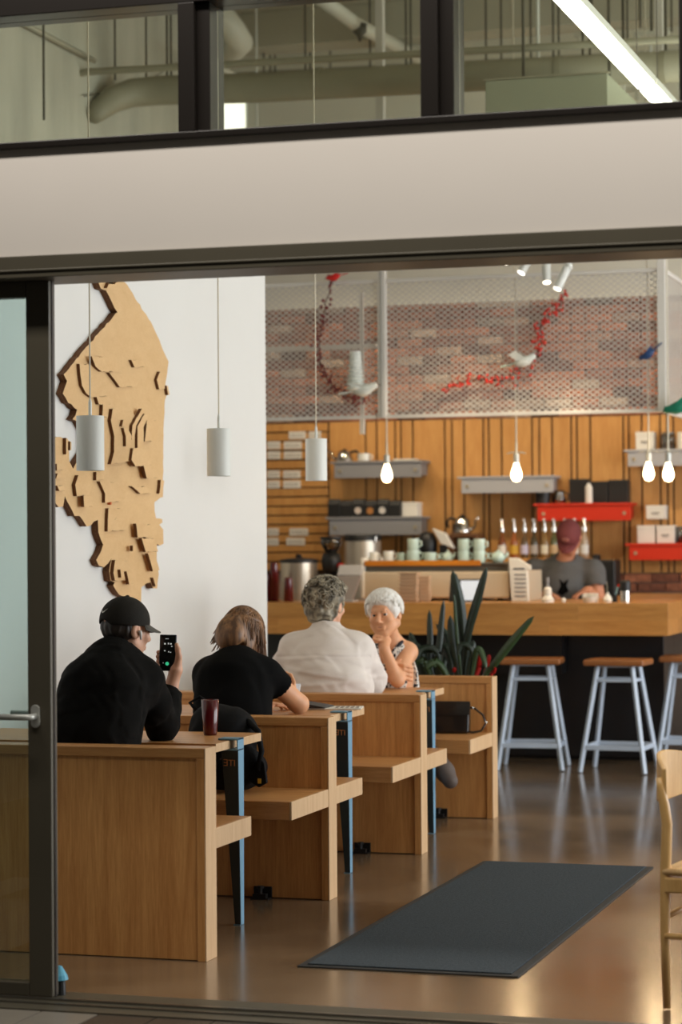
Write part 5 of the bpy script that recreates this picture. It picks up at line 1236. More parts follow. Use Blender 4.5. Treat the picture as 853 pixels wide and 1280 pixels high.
    MB().obox(nrm*(pt+.0006), ph_r*(pw-.0025), ph_up*(phh-.0025), nrm*.0004).build('screen', mat('phone_glass', srgb(12, 13, 14), .15), ph, bevel=.004)
    gl = emis('screen_white', (.8, .86, .86), .28); q = nrm*(pt+.0012)
    ic = MB()
    for (x, y, w_, hh) in ((-.012, .036, .006, .005), (.002, .037, .004, .006), (.012, .036, .006, .005), (.016, .026, .005, .003), (-.012, .008, .005, .004), (.004, .004, .004, .004), (.012, .002, .004, .003), (-.004, .056, .011, .0018), (-.017, -.041, .0022, .0022)):
        ic.obox(q+ph_r*x+ph_up*y, ph_r*w_/2*1.2, ph_up*hh/2*1.2, nrm*.0002)
    ic.build('screen_icons', gl, ph)['kind'] = 'stuff'
    MB().cyl(q+ph_r*-.001-ph_up*.044, q+nrm*.0004+ph_r*-.001-ph_up*.044, .0075, n=18).build('call_button', emis('screen_green', (.05, .62, .30), .6), ph)
man()
# ---------------------------------------------------------------- person 2: woman in black T-shirt, hair half up
def strands(mb, lst, r, n=5):
    for P in lst:
        m = len(P); mb.tube(P, [r*(1-.6*i/(m-1)) for i in range(m)], n, cap=False)
    return mb
def woman_tee():
    h_ = .0055
    pel = oy(288, 905, 9.80); pel[2] = .575
    wai = oy(290, 893, 9.81); che = oy(293, 855, 9.87); uch = oy(297, 838, 9.92); nb = oy(302, 823, 9.97); hc = oy(304, 796, 10.05)
    rs = oy(330, 841, 9.93); re = oy(374, 880, 10.08); rw = oy(366, 877, 10.27)
    ls = oy(262, 843, 9.92); le = oy(256, 884, 10.08); lw = oy(322, 884, 10.30)
    R = orient((sin(RAD(8)), cos(RAD(8))), RAD(-32)); T = lambda *p: hc+R@O(p)
    root = thing('person', 'person with brown hair in black T-shirt bent over a pale phone', 'person', (pel[0], pel[1], 0))
    lo = O((pel[0]-.36, pel[1]-.3, 0)); hi = O((pel[0]+.46, pel[1]+.76, 1.32)); fw_ = O((0, 1., 0))
    S = SDF(lo, hi, h_)
    S.ell(pel, (.165, .12, .12), None, .05).cone(pel, wai, .13, .125, .05).cone(wai, che, .12, .12, .05).cone(che, uch, .115, .085, .05)
    S.cone(ls, rs, .05, .05, .05).cone(nb, T(0, -.03, -.05), .048, .046, .02)
    head_skin(S, hc, R)
    for a, b, c in ((rs, re, rw), (ls, le, lw)): S.cone(a, b, .052, .044, .02).cone(b, c, .043, .027, .015)
    legs_seated(S, pel, fw_, .42)
    hand(S, rw, (-.1, .45, .6), (-.8, -.1, .3), (.45, .7, .5), .7, 1); hand(S, lw, (.6, .5, .1), (.1, .2, -1), (.3, .5, .4), .5, -1)
    place(root, 'body', S, M_skin2)
    C = SDF(lo, hi, h_)
    C.ell(pel+O((0, 0, .05)), (.185, .145, .13), None, .05).cone(pel+O((0, 0, .06)), wai, .155, .15, .05).cone(wai, che, .148, .146, .05).cone(che, uch, .142, .115, .05)
    for q in (-1, 1): C.cone(wai+O((q*.045, 0, .0)), che+O((q*.05, 0, 0)), .125, .115, .05)
    C.cone(ls, rs, .066, .066, .05)
    for a, b in ((rs, re), (ls, le)): C.cone(a, a*.5+b*.5, .07, .066, .03)
    for a, b in ((rs, re), (ls, le)): d = (b-a)/np.linalg.norm(b-a); C.cone(a*.42+b*.58, a*.2+b*.8, .075, .075, .003, sub=True)
    C.cone(nb+O((0, .02, .01)), T(0, -.02, -.02), .062, .066, .006, sub=True)
    C.wrinkle(.004, 20, 8, (1, 1, .7))
    place(root, 't_shirt', C, M_tee)
    Tq = SDF(lo, hi, .008); legs_seated(Tq, pel, fw_, .42, off=.012, feet=False); Tq.ell(pel, (.175, .13, .11), None, .04); place(root, 'trousers', Tq, M_denim)
    for q in (-1, 1):
        kn = pel+O((q*.12, .42, 0)); a = O((kn[0], kn[1], .045)); Z = SDF(a-O((.1, .1, .06)), a+O((.1, .3, .1)), .008); Z.cone(a, a+O((0, .17, 0)), .042, .035, .02); Z.half((0, 0, .004), (0, 0, -1)); place(root, 'shoe', Z, M_shoe)
    # hair: cap of hair plus loose falling strands
    rd = random.Random(21); H = SDF(hc-.24, hc+.24, .0045); rad = (.082, .104, .094)
    H.ell(T(0, -.018, .030), rad, R, .01); H.half(T(0, .052, .0), R@O((0, 1, .35)), .012)
    H.ell(T(-.01, -.10, -.035), (.072, .05, .085), R, .03); H.ell(T(.055, -.02, -.035), (.03, .06, .07), R, .03); H.ell(T(-.06, -.02, -.035), (.03, .06, .075), R, .03)
    H.wrinkle(.0035, 75, 4, (1, 1, .35))
    hm_ = hair_material('brown_hair', srgb(84, 56, 34), srgb(148, 106, 68), .5, (45, 45, 5))
    place(root, 'hair', H, hm_)
    mb = MB(); L_ = []
    for i in range(300):
        ph = rd.uniform(RAD(-215), RAD(40)); P = shell(T, R, rad, rd.uniform(.0, .6), rd.uniform(1.2, 1.7), ph, .02+rd.uniform(0, .10), .16, rd, 8)
        # fall under gravity, flaring to the left side of the neck
        p = P[-1]; d = (P[-1]-P[-2]); d /= np.linalg.norm(d); n = rd.randint(4, 7)
        back = math.sin(ph) < -.1; flare = rd.uniform(-.75, -.1) if cos(ph) < .2 else rd.uniform(-.2, .2)
        for k in range(n):
            g = O((flare+rd.uniform(-.1, .1), rd.uniform(-.35, .0), -1)); d = d*.6+g*.4; d /= np.linalg.norm(d); p = p+d*.017; P.append(p)
        P = [p_ for p_ in P if p_[2] > uch[2]+.015]
        L_.append(P)
    placeM(root, 'hair_strands', strands(mb, L_, .0052), hm_)
    t = []
    for i in range(26): P = shell(T, R, rad, .35, 1.2, RAD(-150)+RAD(120)*i/25, .07, .06, rd, 8); t.append(P)
    for sgn in (-1, 1):
        A = [T(sgn*.08, .02, .06), T(sgn*.078, -.05, .055), T(sgn*.045, -.10, .045), T(.0, -.125, .03), T(.0, -.13, -.02)]
        placeM(root, 'hair_tie_lock', MB().tube(A, [.010, .014, .015, .014, .006], 8), hm_)
    # pale phone in her hand
    P = oy(366, 861, 10.36); ph = thing('smartphone', 'pale smartphone held by the person in the black T-shirt', 'phone', tuple(P))
    a, b, c = O((.95, .25, .05)), O((-.15, .95, .2)), None; a /= np.linalg.norm(a); b -= a*(a@b); b /= np.linalg.norm(b); c = np.cross(a, b)
    MB().obox((0, 0, 0), a*.036, b*.07, c*.0045).build('case', mat('pale_case', srgb(206, 208, 212), .35), ph, bevel=.006)
    MB().obox(c*.005, a*.033, b*.066, c*.0004).build('screen', mat('pale_screen', srgb(210, 214, 220), .25, emit=(.7, .8, 1), estr=.15), ph)
woman_tee()

# ---------------------------------------------------------------- person 3: white shirt, short curly grey hair
def white_shirt():
    h_ = .006
    pel = oy(411, 880, 11.27); pel[2] = .58
    wai = oy(411, 860, 11.28); che = oy(410, 832, 11.33); uch = oy(410, 808, 11.37); nb = oy(409, 787, 11.41); hc = oy(409, 757, 11.45)
    rs = oy(446, 813, 11.38); re = oy(462, 850, 11.58); rw = oy(452, 848, 11.85)
    ls = oy(370, 813, 11.34); le = oy(356, 851, 11.56); lw = oy(420, 850, 11.85)
    R = orient((sin(RAD(14)), cos(RAD(14))), RAD(-4)); T = lambda *p: hc+R@O(p)
    root = thing('person', 'person with short curly grey hair in a white shirt seated at the table', 'person', (pel[0], pel[1], 0))
    lo = O((pel[0]-.42, pel[1]-.34, 0)); hi = O((pel[0]+.44, pel[1]+.78, 1.42)); fw_ = O((0, 1., 0))
    S = SDF(lo, hi, h_)
    S.ell(pel, (.185, .14, .13), None, .05).cone(pel, wai, .15, .15, .05).cone(wai, che, .15, .145, .05).cone(che, uch, .14, .10, .05)
    S.cone(ls, rs, .055, .055, .05).cone(nb, T(0, -.03, -.05), .056, .052, .02)
    head_skin(S, hc, R, s=1.04)
    for a, b, c in ((rs, re, rw), (ls, le, lw)): S.cone(a, b, .054, .042, .02).cone(b, c, .04, .028, .015)
    legs_seated(S, pel, fw_, .44, 1.1)
    hand(S, rw, (-.5, .8, 0), (0, .1, -1), (.25, .3, .3), .5, 1); hand(S, lw, (.7, .6, 0), (0, .1, -1), (.3, .4, .3), .5, -1)
    place(root, 'body', S, M_skin)
    C = SDF(lo, hi, h_)
    C.ell(pel+O((0, 0, .06)), (.225, .18, .14), None, .05).cone(pel+O((0, 0, .06)), wai, .19, .19, .05).cone(wai, che, .188, .178, .05).cone(che, uch, .172, .13, .05)
    for q in (-1, 1): C.cone(wai+O((q*.06, -.0, 0)), che+O((q*.065, -.0, 0)), .165, .15, .05)
    C.cone(ls, rs, .078, .078, .06).cone(nb+O((0, -.02, -.03)), uch, .075, .1, .04)
    for a, b, c in ((rs, re, rw), (ls, le, lw)): C.chain([a, a*.5+b*.5, b, b*.25+c*.75], [.08, .08, .07, .05], .06)
    for a in np.linspace(0, 2*pi, 26)[:-1]:
        p0 = nb+O((.064*cos(a), .060*sin(a)-.012, -.012)); C.cone(p0, p0+O((.002*cos(a), .002*sin(a), .045)), .010, .008, .012)
    C.cone(nb+O((0, -.005, -.0)), T(0, -.03, -.02), .057, .066, .005, sub=True)
    C.wrinkle(.007, 15, 12, (.8, .8, 1.5), zhi=uch[2], sharp=1.2).wrinkle(.003, 34, 5, (1, 1, 1))
    # horizontal slack folds over the back
    I = np.where(np.abs(C.D) < .03); x = C.ax[0][I[0]]-che[0]; z = C.ax[2][I[2]]
    for z0, sl, am in ((che[2]+.055, .10, .007), (che[2]-.03, -.14, .010), (che[2]-.085, .08, .007)):
        C.D[I] -= (am*np.exp(-((z-z0-sl*x)/.012)**2)*np.exp(-(x/.19)**2)).astype(np.float32)
    zs_ = uch[2]-.035; C.D[I] += (.004*np.exp(-((z-zs_+.06*np.abs(x))/.006)**2)*(C.ax[1][I[1]] < che[1])).astype(np.float32)
    place(root, 'shirt', C, M_shirt)
    Tq = SDF(lo, hi, .008); legs_seated(Tq, pel, fw_, .44, 1.1, off=.014, feet=False); Tq.ell(pel, (.2, .15, .12), None, .04); place(root, 'trousers', Tq, mat('beige_trousers', srgb(130, 118, 102), .85))
    for q in (-1, 1):
        kn = pel+O((q*.12, .44, 0)); a = O((kn[0], kn[1], .045)); Z = SDF(a-O((.1, .1, .06)), a+O((.1, .3, .1)), .008); Z.cone(a, a+O((0, .17, 0)), .045, .038, .02); Z.half((0, 0, .004), (0, 0, -1)); place(root, 'shoe', Z, M_shoe)
    rd = random.Random(5); rad = (.102, .122, .108); hm_ = hair_material('grey_curls', srgb(88, 80, 66), srgb(172, 162, 140), .6, (26, 26, 22))
    H = SDF(hc-.25, hc+.25, .005); H.ell(T(0, -.018, .040), (.100, .118, .106), R, .01); H.ell(T(0, -.06, -.03), (.082, .068, .07), R, .03); H.wrinkle(.008, 55, 6); H.half(T(0, .062, 0), R@O((0, 1, .3)), .012); H.half(T(0, 0, -.085), R@O((0, .3, -1)), .01)
    H.ell(T(.095, .0, -.015), (.03, .035, .04), R, .012, sub=True); H.ell(T(-.095, .0, -.015), (.03, .035, .04), R, .012, sub=True)
    place(root, 'hair', H, hm_)
    L_ = []
    for i in range(330):
        th = rd.uniform(.05, 1.95); ph = rd.uniform(-pi, pi)
        if th > 1.2 and math.sin(ph) > .2: continue
        if th > 1.5 and abs(cos(ph)) > .85: continue
        c0 = O((rad[0]*sin(th)*cos(ph), rad[1]*sin(th)*sin(ph), rad[2]*cos(th))); nn = c0/np.array(rad)**2; nn /= np.linalg.norm(nn)
        t1 = np.cross(nn, O((0, 0, 1))+.3*O((rd.random(), rd.random(), 0))); t1 /= np.linalg.norm(t1)+1e-9; t2 = np.cross(nn, t1); r0 = rd.uniform(.012, .026); a0 = rd.uniform(0, 6); sg = rd.choice((-1, 1)); P = []
        for k in range(9):
            a = a0+sg*k*.55; q = c0*(.985)+t1*r0*cos(a)*(1-.04*k)+t2*r0*sin(a)*(1-.04*k)+nn*(.006+.0016*k); P.append(T(q[0], q[1]-.016, q[2]+.034))
        L_.append(P)
    placeM(root, 'hair_curls', strands(MB(), L_, .0062), hm_)
white_shirt()

# ---------------------------------------------------------------- person 4: white-haired woman facing the camera
def white_hair():
    h_ = .0048
    pel = oy(487, 880, 12.24); pel[2] = .575
    wai = oy(489, 862, 12.22); che = oy(488, 838, 12.17); uch = oy(488, 822, 12.13); nb = oy(489, 800, 12.11); hc = oy(480.5, 768, 12.02)
    lsx = oy(510, 815, 12.14); le = oy(497, 850, 11.93); lw = oy(481, 811, 11.905)
    rsx = oy(463, 819, 12.10); re = oy(462, 850, 11.96); rw = oy(492, 846, 11.985)
    R = orient((-.02, -1.), RAD(-3), RAD(-6)); T = lambda *p: hc+R@O(p)
    root = thing('person', 'white-haired person in sleeveless patterned top resting chin on fist', 'person', (pel[0], pel[1], 0))
    lo = O((pel[0]-.38, pel[1]-.78, 0)); hi = O((pel[0]+.58, pel[1]+.26, 1.36)); fw_ = O((0, -1., 0))
    S = SDF(lo, hi, h_)
    S.ell(pel, (.165, .12, .12), None, .05).cone(pel, wai, .13, .125, .05).cone(wai, che, .12, .118, .05).cone(che, uch, .112, .08, .05)
    S.cone(lsx, rsx, .05, .05, .05).cone(nb+O((0, .01, -.02)), T(0, -.03, -.06), .054, .048, .03).cone(nb+O((0, .02, -.01)), lsx, .045, .04, .03).cone(nb+O((0, .02, -.01)), rsx, .045, .04, .03)
    head_skin(S, hc, R, s=1.04, jaw=1.14)
    S.cone(lsx, le, .047, .038, .025).cone(le, lw, .037, .026, .015).cone(rsx, re, .045, .036, .02).cone(re, rw, .034, .025, .015)
    kx = pel+O((.14, -.36, .0)); kx[2] = .56; an = oy(549, 952, 11.93); to = oy(562, 974, 11.86)
    def legs4(Q, off, feet):
        hip = pel+O((-.085, 0, -.01)); kn1 = pel+O((-.03, -.42, 0)); kn1[2] = .53; a1 = kn1*1.0; a1[2] = .1
        Q.cone(hip, kn1, .082+off, .056+off, .03).cone(kn1, a1, .052+off, .038+off, .02)
        Q.cone(pel+O((.085, 0, -.01)), kx, .082+off, .056+off, .03).cone(kx, an, .052+off, .036+off, .02)
        if feet: Q.cone(a1+O((0, 0, -.055)), a1+O((0, -.15, -.065)), .036, .03, .02).cone(an, to, .035, .028, .02)
    legs4(S, 0, True)
    # fist under the chin
    kn = T(.004, .058, -.128)
    S.cone(lw, kn+O((.012, 0, -.012)), .025, .027, .014); S.ell(kn+O((.004, 0, -.006)), (.04, .03, .022), None, .012)
    for i in range(4):
        b = kn+O((-.026+.001*i, -.026+.014*i, .004)); finger(S, kn+O((-.004, -.026+.016*i, .012)), [(-.9, -.2, .15), (-.3, -.35, -.9), (.8, -.1, -.3)], (.034, .026, .02), .0092, .004)
    finger(S, kn+O((.01, -.03, -.008)), [(-.7, -.5, .2), (-.8, -.2, .1)], (.03, .026), .010, .005)
    # other hand clasping the upper arm
    up = lsx*.45+le*.55
    hd = up+O((.006, -.045, -.014))
    S.cone(rw, hd+O((-.05, -.005, -.008)), .025, .024, .014).cone(hd+O((-.05, -.005, -.005)), hd+O((-.008, -.015, .0)), .026, .022, .014)
    for i in range(4):
        z = .034-.0225*i
        S.chain([hd+O((-.01, -.018, z)), hd+O((.022, -.022, z-.006)), hd+O((.045, -.004, z-.014)), hd+O((.056, .016, z-.02))], [.0112, .0108, .0098, .008], .003)
    S.chain([hd+O((-.04, -.02, .016)), hd+O((-.02, -.03, .042)), hd+O((.002, -.022, .056))], [.012, .0105, .0085], .006)
    place(root, 'body', S, M_skin2)
    face_bits(root, hc, R, ('brown', srgb(40, 30, 24)), mat('grey_brow', srgb(120, 96, 76), .8), mat('lip_rose', srgb(176, 96, 84), .45))
    # sleeveless patterned top
    C = SDF(lo, hi, h_)
    C.ell(pel+O((0, 0, .05)), (.185, .14, .13), None, .05).cone(pel+O((0, 0, .06)), wai, .148, .143, .05).cone(wai, che, .138, .136, .05).cone(che, uch, .13, .098, .05)
    for q in (-1, 1): C.cone(che+O((q*.055, -.045, .0)), che+O((q*.05, -.03, -.04)), .07, .07, .04)
    C.cone(lsx*.8+rsx*.2, rsx*.8+lsx*.2, .062, .062, .05)
    C.cone(lsx+O((.012, 0, .05)), lsx+O((.02, 0, -.2)), .055, .05, .006, sub=True).cone(rsx+O((-.012, 0, .05)), rsx+O((-.02, 0, -.2)), .055, .05, .006, sub=True)
    for a_, b_2, r1, r2 in ((lsx+O((.01, 0, .0)), le, .058, .05), (le, lw, .048, .036), (rsx+O((-.01, 0, 0)), re, .055, .048), (re, rw, .044, .034), (rw, hd, .034, .034)): C.cone(a_, b_2, r1, r2, .004, sub=True)
    # V neck
    vb = che+O((-.005, -.13, .035))
    for q in (-1, 1):
        for s_ in np.linspace(0, 1, 12): p = vb*(1-s_)+(nb+O((q*.062, -.03, .03)))*s_; C.cone(p, nb+O((q*.01, -.12, .0))*1.0, .012, .012+.02*s_, .004, sub=True)
    C.cone(nb+O((0, -.08, .0)), nb+O((0, .0, .08)), .05, .062, .006, sub=True)
    C.wrinkle(.003, 28, 4)
    def pattern():
        m = mat('patterned_cotton', srgb(220, 214, 204), .8); nt = m.node_tree; b = nt.nodes['Principled BSDF']; N = nt.nodes.new; L = nt.links.new
        tc = N('ShaderNodeTexCoord'); nz = N('ShaderNodeTexNoise'); nz.inputs['Scale'].default_value = 34; nz.inputs['Detail'].default_value = 2; nz.inputs['Distortion'].default_value = 1.8; L(tc.outputs['Object'], nz.inputs[0])
        cr = N('ShaderNodeValToRGB'); cr.color_ramp.elements[0].position = .52; cr.color_ramp.elements[0].color = (*srgb(224, 218, 208), 1); cr.color_ramp.elements[1].position = .56; cr.color_ramp.elements[1].color = (*srgb(22, 22, 30), 1)
        L(nz.outputs[0], cr.inputs[0]); L(cr.outputs[0], b.inputs['Base Color']); return m
    top = place(root, 'sleeveless_top', C, pattern())
    M_navy = mat('navy_trim', srgb(22, 26, 40), .7)
    # trims: neckline and left armhole, laid on the surface of the top
    def snap(P):
        out = []
        for p in P:
            o_ = O((p[0], p[1]-.25, p[2])); d = .0
            for _ in range(60):
                i = np.round((o_-C.lo)/C.h).astype(int)
                if (i < 0).any() or (i >= C.n).any(): break
                v = C.D[tuple(i)]
                if v < .004: break
                o_ = o_+O((0, max(v*.8, .003), 0))
            if o_[1] < p[1]+.15: out.append(o_-O((0, .002, 0)))
        return out
    nl = [oy(x, y, 12.0) for x, y in ((457, 793), (462, 803), (468, 812), (474, 820))]; nr = [oy(x, y, 12.0) for x, y in ((474, 820), (482, 817), (490, 812), (496, 805), (501, 796))]; ah = [oy(x, y, 12.0) for x, y in ((507, 798), (508, 806), (505, 814), (500, 822))]
    for nm, pts in (('neck_trim', nl), ('neck_trim', nr), ('armhole_trim', ah)):
        Q = [np.array(p) for p in pts]; Q = [Q[i]+(Q[i+1]-Q[i])*k/4 for i in range(len(Q)-1) for k in range(4)]+[Q[-1]]; sp_ = snap(Q)
        sp_ = [p for i, p in enumerate(sp_) if i == 0 or abs(p[1]-sp_[i-1][1]) < .05]
        if len(sp_) > 2: placeM(root, nm, MB().tube(sp_, .009, 6), M_navy)
    Tq = SDF(lo, hi, .008); legs4(Tq, .012, False); Tq.ell(pel, (.175, .13, .11), None, .04); place(root, 'trousers', Tq, M_denim)
    a1 = pel+O((-.03, -.42, 0)); a1[2] = .045
    Z = SDF(a1-O((.1, .3, .06)), a1+O((.1, .1, .1)), .008); Z.cone(a1, a1+O((0, -.17, 0)), .042, .035, .02); Z.half((0, 0, .004), (0, 0, -1)); place(root, 'shoe', Z, M_shoe)
    Z = SDF(to-.2, to+.2, .006); Z.chain([an+(to-an)*.0, an*.45+to*.55, to+(to-an)*.1], [.046, .047, .04], .03); place(root, 'shoe', Z, mat('grey_shoe', srgb(92, 80, 74), .7))
    rd = random.Random(6); rad = (.096, .112, .103); hm_ = hair_material('white_hair', srgb(226, 220, 210), srgb(246, 244, 238), .6)
    H = SDF(hc-.24, hc+.24, .0045); H.ell(T(0, -.016, .038), (.095, .11, .102), R, .01)
    H.half(T(0, .072, .045), R@O((0, .92, -.55)), .012); H.ell(T(0, .11, -.02), (.068, .09, .075), R, .012, sub=True)
    H.ell(T(-.082, -.012, -.03), (.02, .022, .03), R, .012, sub=True); H.ell(T(.082, -.012, -.03), (.02, .022, .03), R, .012, sub=True); H.half(T(0, 0, -.065), R@O((0, .1, -1)), .01)
    H.wrinkle(.003, 80, 3, (1, 1, .5)); place(root, 'hair', H, hm_)
    L_ = []
    for i in range(300):
        ph = rd.uniform(-pi, pi); front = math.sin(ph)
        th1 = 1.12+rd.uniform(-.14, .14) if front > .35 else (1.45 if front > -.1 else 1.85)+rd.uniform(-.15, .1)
        L_.append(shell(T, R, rad, rd.uniform(0, .5), th1, ph, rd.uniform(-.02, .05), .28, rd, 9, .05))
    placeM(root, 'hair_strands', strands(MB(), L_, .0062), hm_)
white_hair()

# ---------------------------------------------------------------- person 5: barista behind the counter
def barista():
    h_ = .0075
    Yb = 16.78
    hp = oy(703, 760, Yb); hp[2] = .93; che = oy(704, 728, Yb-.03); uch = oy(706, 710, Yb-.06); nb = oy(708, 697, Yb-.10); hc = oy(712, 672, Yb-.17)
    rs = oy(669, 712, Yb-.07); re = oy(664, 752, Yb-.10); rw = oy(685, 743, Yb-.28); ls = oy(742, 712, Yb-.06); le = oy(750, 752, Yb-.10); lw = oy(735, 752, Yb-.24); lw[2] = ZT+.06
    R = orient((-.03, -1.), RAD(-44)); T = lambda *p: hc+R@O(p)
    root = thing('person', 'barista in charcoal T-shirt and maroon cap looking down behind the bar', 'person', (hp[0], Yb, 0))
    lo = O((hp[0]-.42, Yb-.5, 0)); hi = O((hp[0]+.42, Yb+.3, 1.76)); S = SDF(lo, hi, h_)
    S.ell(hp, (.16, .115, .13), None, .05).cone(hp, che, .13, .13, .06).cone(che, uch, .135, .10, .05).cone(ls, rs, .058, .058, .05).cone(nb, T(0, -.03, -.05), .06, .056, .02)
    head_skin(S, hc, R, s=1.02)
    for a, b, c in ((rs, re, rw), (ls, le, lw)): S.cone(a, b, .056, .044, .02).cone(b, c, .042, .029, .015)
    for q in (-1, 1):
        k_ = hp+O((q*.10, .0, -.45)); f_ = O((hp[0]+q*.11, Yb+.02, .09)); S.cone(hp+O((q*.09, 0, -.05)), k_, .085, .06, .03).cone(k_, f_, .056, .04, .02).cone(f_+O((0, .02, -.05)), f_+O((0, -.14, -.06)), .034, .028, .02)
    hand(S, rw, (.7, -.5, -.1), (0, -.2, -1), (.5, .6, .5), .6, -1); hand(S, lw, (-.5, -.6, -.2), (0, -.2, -1), (.3, .5, .4), .5, 1)
    place(root, 'body', S, M_skin3)
    C = SDF(lo, hi, h_)
    C.ell(hp+O((0, 0, .06)), (.19, .145, .14), None, .05).cone(hp+O((0, 0, .05)), che, .155, .16, .06).cone(che, uch, .162, .125, .05).cone(ls, rs, .076, .076, .06)
    for q in (-1, 1): C.cone(hp+O((q*.05, 0, .12)), che+O((q*.06, 0, 0)), .125, .13, .05)
    for a, b in ((rs, re), (ls, le)): C.cone(a, a*.35+b*.65, .08, .076, .03); C.cone(a*.25+b*.75, a*.1+b*.9, .085, .085, .003, sub=True)
    C.cone(nb+O((0, -.02, .01)), T(0, -.02, -.03), .068, .07, .006, sub=True); C.wrinkle(.006, 16, 2)
    place(root, 't_shirt', C, M_gtee)
    pr = che+O((.03, -.168, -.02)); 
    placeM(root, 'shirt_print', MB().prism([(-.035, -.05), (.0, -.07), (.045, -.04), (.03, .0), (.045, .045), (.01, .02), (-.02, .05), (-.01, .0)], lambda a, b, t: pr+O((a, t, b)), -.006, .02), M_tee, smooth=False)
    Tq = SDF(lo, hi, .01); Tq.ell(hp, (.17, .13, .12), None, .04)
    for q in (-1, 1):
        k_ = hp+O((q*.10, .0, -.45)); f_ = O((hp[0]+q*.11, Yb+.02, .09)); Tq.cone(hp+O((q*.09, 0, -.05)), k_, .1, .075, .03).cone(k_, f_, .072, .06, .02)
    place(root, 'trousers', Tq, M_denim)
    for q in (-1, 1):
        a = O((hp[0]+q*.11, Yb+.03, .045)); Z = SDF(a-O((.1, .3, .06)), a+O((.1, .1, .1)), .01); Z.cone(a, a+O((0, -.18, 0)), .045, .04, .02); Z.half((0, 0, .004), (0, 0, -1)); place(root, 'shoe', Z, M_shoe)
    M_mar = mat('maroon_twill', srgb(112, 52, 54), .8, bump=.2, bscale=200)
    K = SDF(hc-.24, hc+.24, .006); K.ell(T(0, -.008, .036), (.09, .11, .10), R, .01); K.half(T(0, 0, .012), R@O((0, .1, -1)), .006); place(root, 'cap', K, M_mar)
    n = 14; vs = []; fs = []
    for i in range(n+1):
        a = RAD(15)+RAD(150)*i/n
        for zz in (0, 1):
            x = .088*cos(a); y = .102*sin(a)-.008+(.075*sin(a)**1.5 if zz else 0); z = .022-.02*zz*sin(a)-.015*abs(cos(a))*zz
            for dz in (0, .005): vs.append(T(x, y, z+dz))
    for i in range(n):
        a, b = i*4, (i+1)*4; fs += [(a, a+2, b+2, b), (a+1, b+1, b+3, a+3), (a+2, a+3, b+3, b+2), (a, b, b+1, a+1)]
    fs += [(0, 1, 3, 2), (n*4, n*4+2, n*4+3, n*4+1)]
    placeM(root, 'cap_brim', MB().add(vs, fs), M_mar)
    placeM(root, 'cap_badge', MB().ball(T(0, .096, .068), (.03, .008, .022), 10, rot=R), mat('badge_pink', srgb(150, 96, 90), .7))
    face_bits(root, hc, R, ('dark', srgb(40, 30, 24)), mat('dark_brow', srgb(60, 44, 34), .8), mat('lip_rose', srgb(176, 96, 84), .45), 1.02)
barista()
# ================================================================ SMALL THINGS AT THE TABLES
P = oz(263, 919, .735)
o = bpy.data.objects.new('red_tumbler', tum_me); link(o); o.location = (P[0], P[1], .7355); tag(o, 'dark red plastic tumbler standing on the first oak table', 'tumbler')
# backpack on the second bench
bx0 = oy(284, 930, 9.3)[0]
bk = thing('backpack', 'black backpack with dangling straps lying on the second bench seat', 'bag', (bx0, 9.3, .4725))
B_ = SDF((-.26, -.2, -.02), (.26, .2, .44), .006)
B_.ell((0, 0, .10), (.17, .125, .1), None, .03).ell((-.02, .0, .24), (.155, .11, .12), None, .05).ell((-.06, .02, .3), (.10, .09, .065), None, .04).ell((.08, -.06, .12), (.10, .06, .09), None, .03).wrinkle(.006, 24, 3); B_.half((0, 0, .002), (0, 0, -1))
M_bag = mat('black_nylon', srgb(11, 11, 12), .75, bump=.2, bscale=300, spec=.15)
ob = bpy.data.objects.new('pack_body', B_.mesh('pack_body', M_bag)); link(ob); ob.parent = bk
MB().tube([(-.13, .0, .33), (-.17, .01, .37), (-.13, .02, .395), (-.08, .02, .36)], .008, 8).build('grab_loop', M_bag, bk, smooth=True)
MB().tube([(.10, -.02, .30), (.16, -.06, .26), (.185, -.09, .18), (.17, -.10, .10)], [.014, .013, .012, .012], 8).build('shoulder_strap', M_bag, bk, smooth=True)
MB().prism([(.10, .10), (.185, .15), (.2, .13), (.21, .05), (.175, .03), (.14, .05)], lambda a, b, t: (a, -.1+t, b), 0, .02).build('strap_end', M_bag, bk, bevel=.005)
MB().box(.172, .186, -.105, -.099, .048, .068).build('yellow_tag', mat('tag_yellow', srgb(200, 160, 40), .6), bk)
MB().tube([(-.12, -.115, .2), (0, -.118, .24), (.1, -.1, .22)], .004, 6).build('zip', M_blk, bk)
# folded newspaper
P = oz(408, 886, .735); nw = thing('newspaper', 'folded newspaper with a dark cover lying on the second table', 'newspaper', (P[0], P[1], .7355), RAD(12))
MB().box(-.10, .17, -.07, .09, 0, .007).build('pages', M_card, nw, bevel=.002)
MB().add([(-.12, -.08, .007), (.0, -.08, .007), (.03, .07, .007), (-.10, .075, .007), (-.12, -.08, .034), (.0, -.08, .012), (.03, .07, .012), (-.10, .075, .034)], [(3, 2, 1, 0), (4, 5, 6, 7), (0, 1, 5, 4), (1, 2, 6, 5), (2, 3, 7, 6), (3, 0, 4, 7)]).build('cover', mat('paper_cover', srgb(34, 34, 36), .4, var=.8, vscale=24), nw)
for i in range(5): MB().box(.045+.024*i, .06+.024*i, -.05, .06, .007, .0078).build('print_column', M_ink, nw)
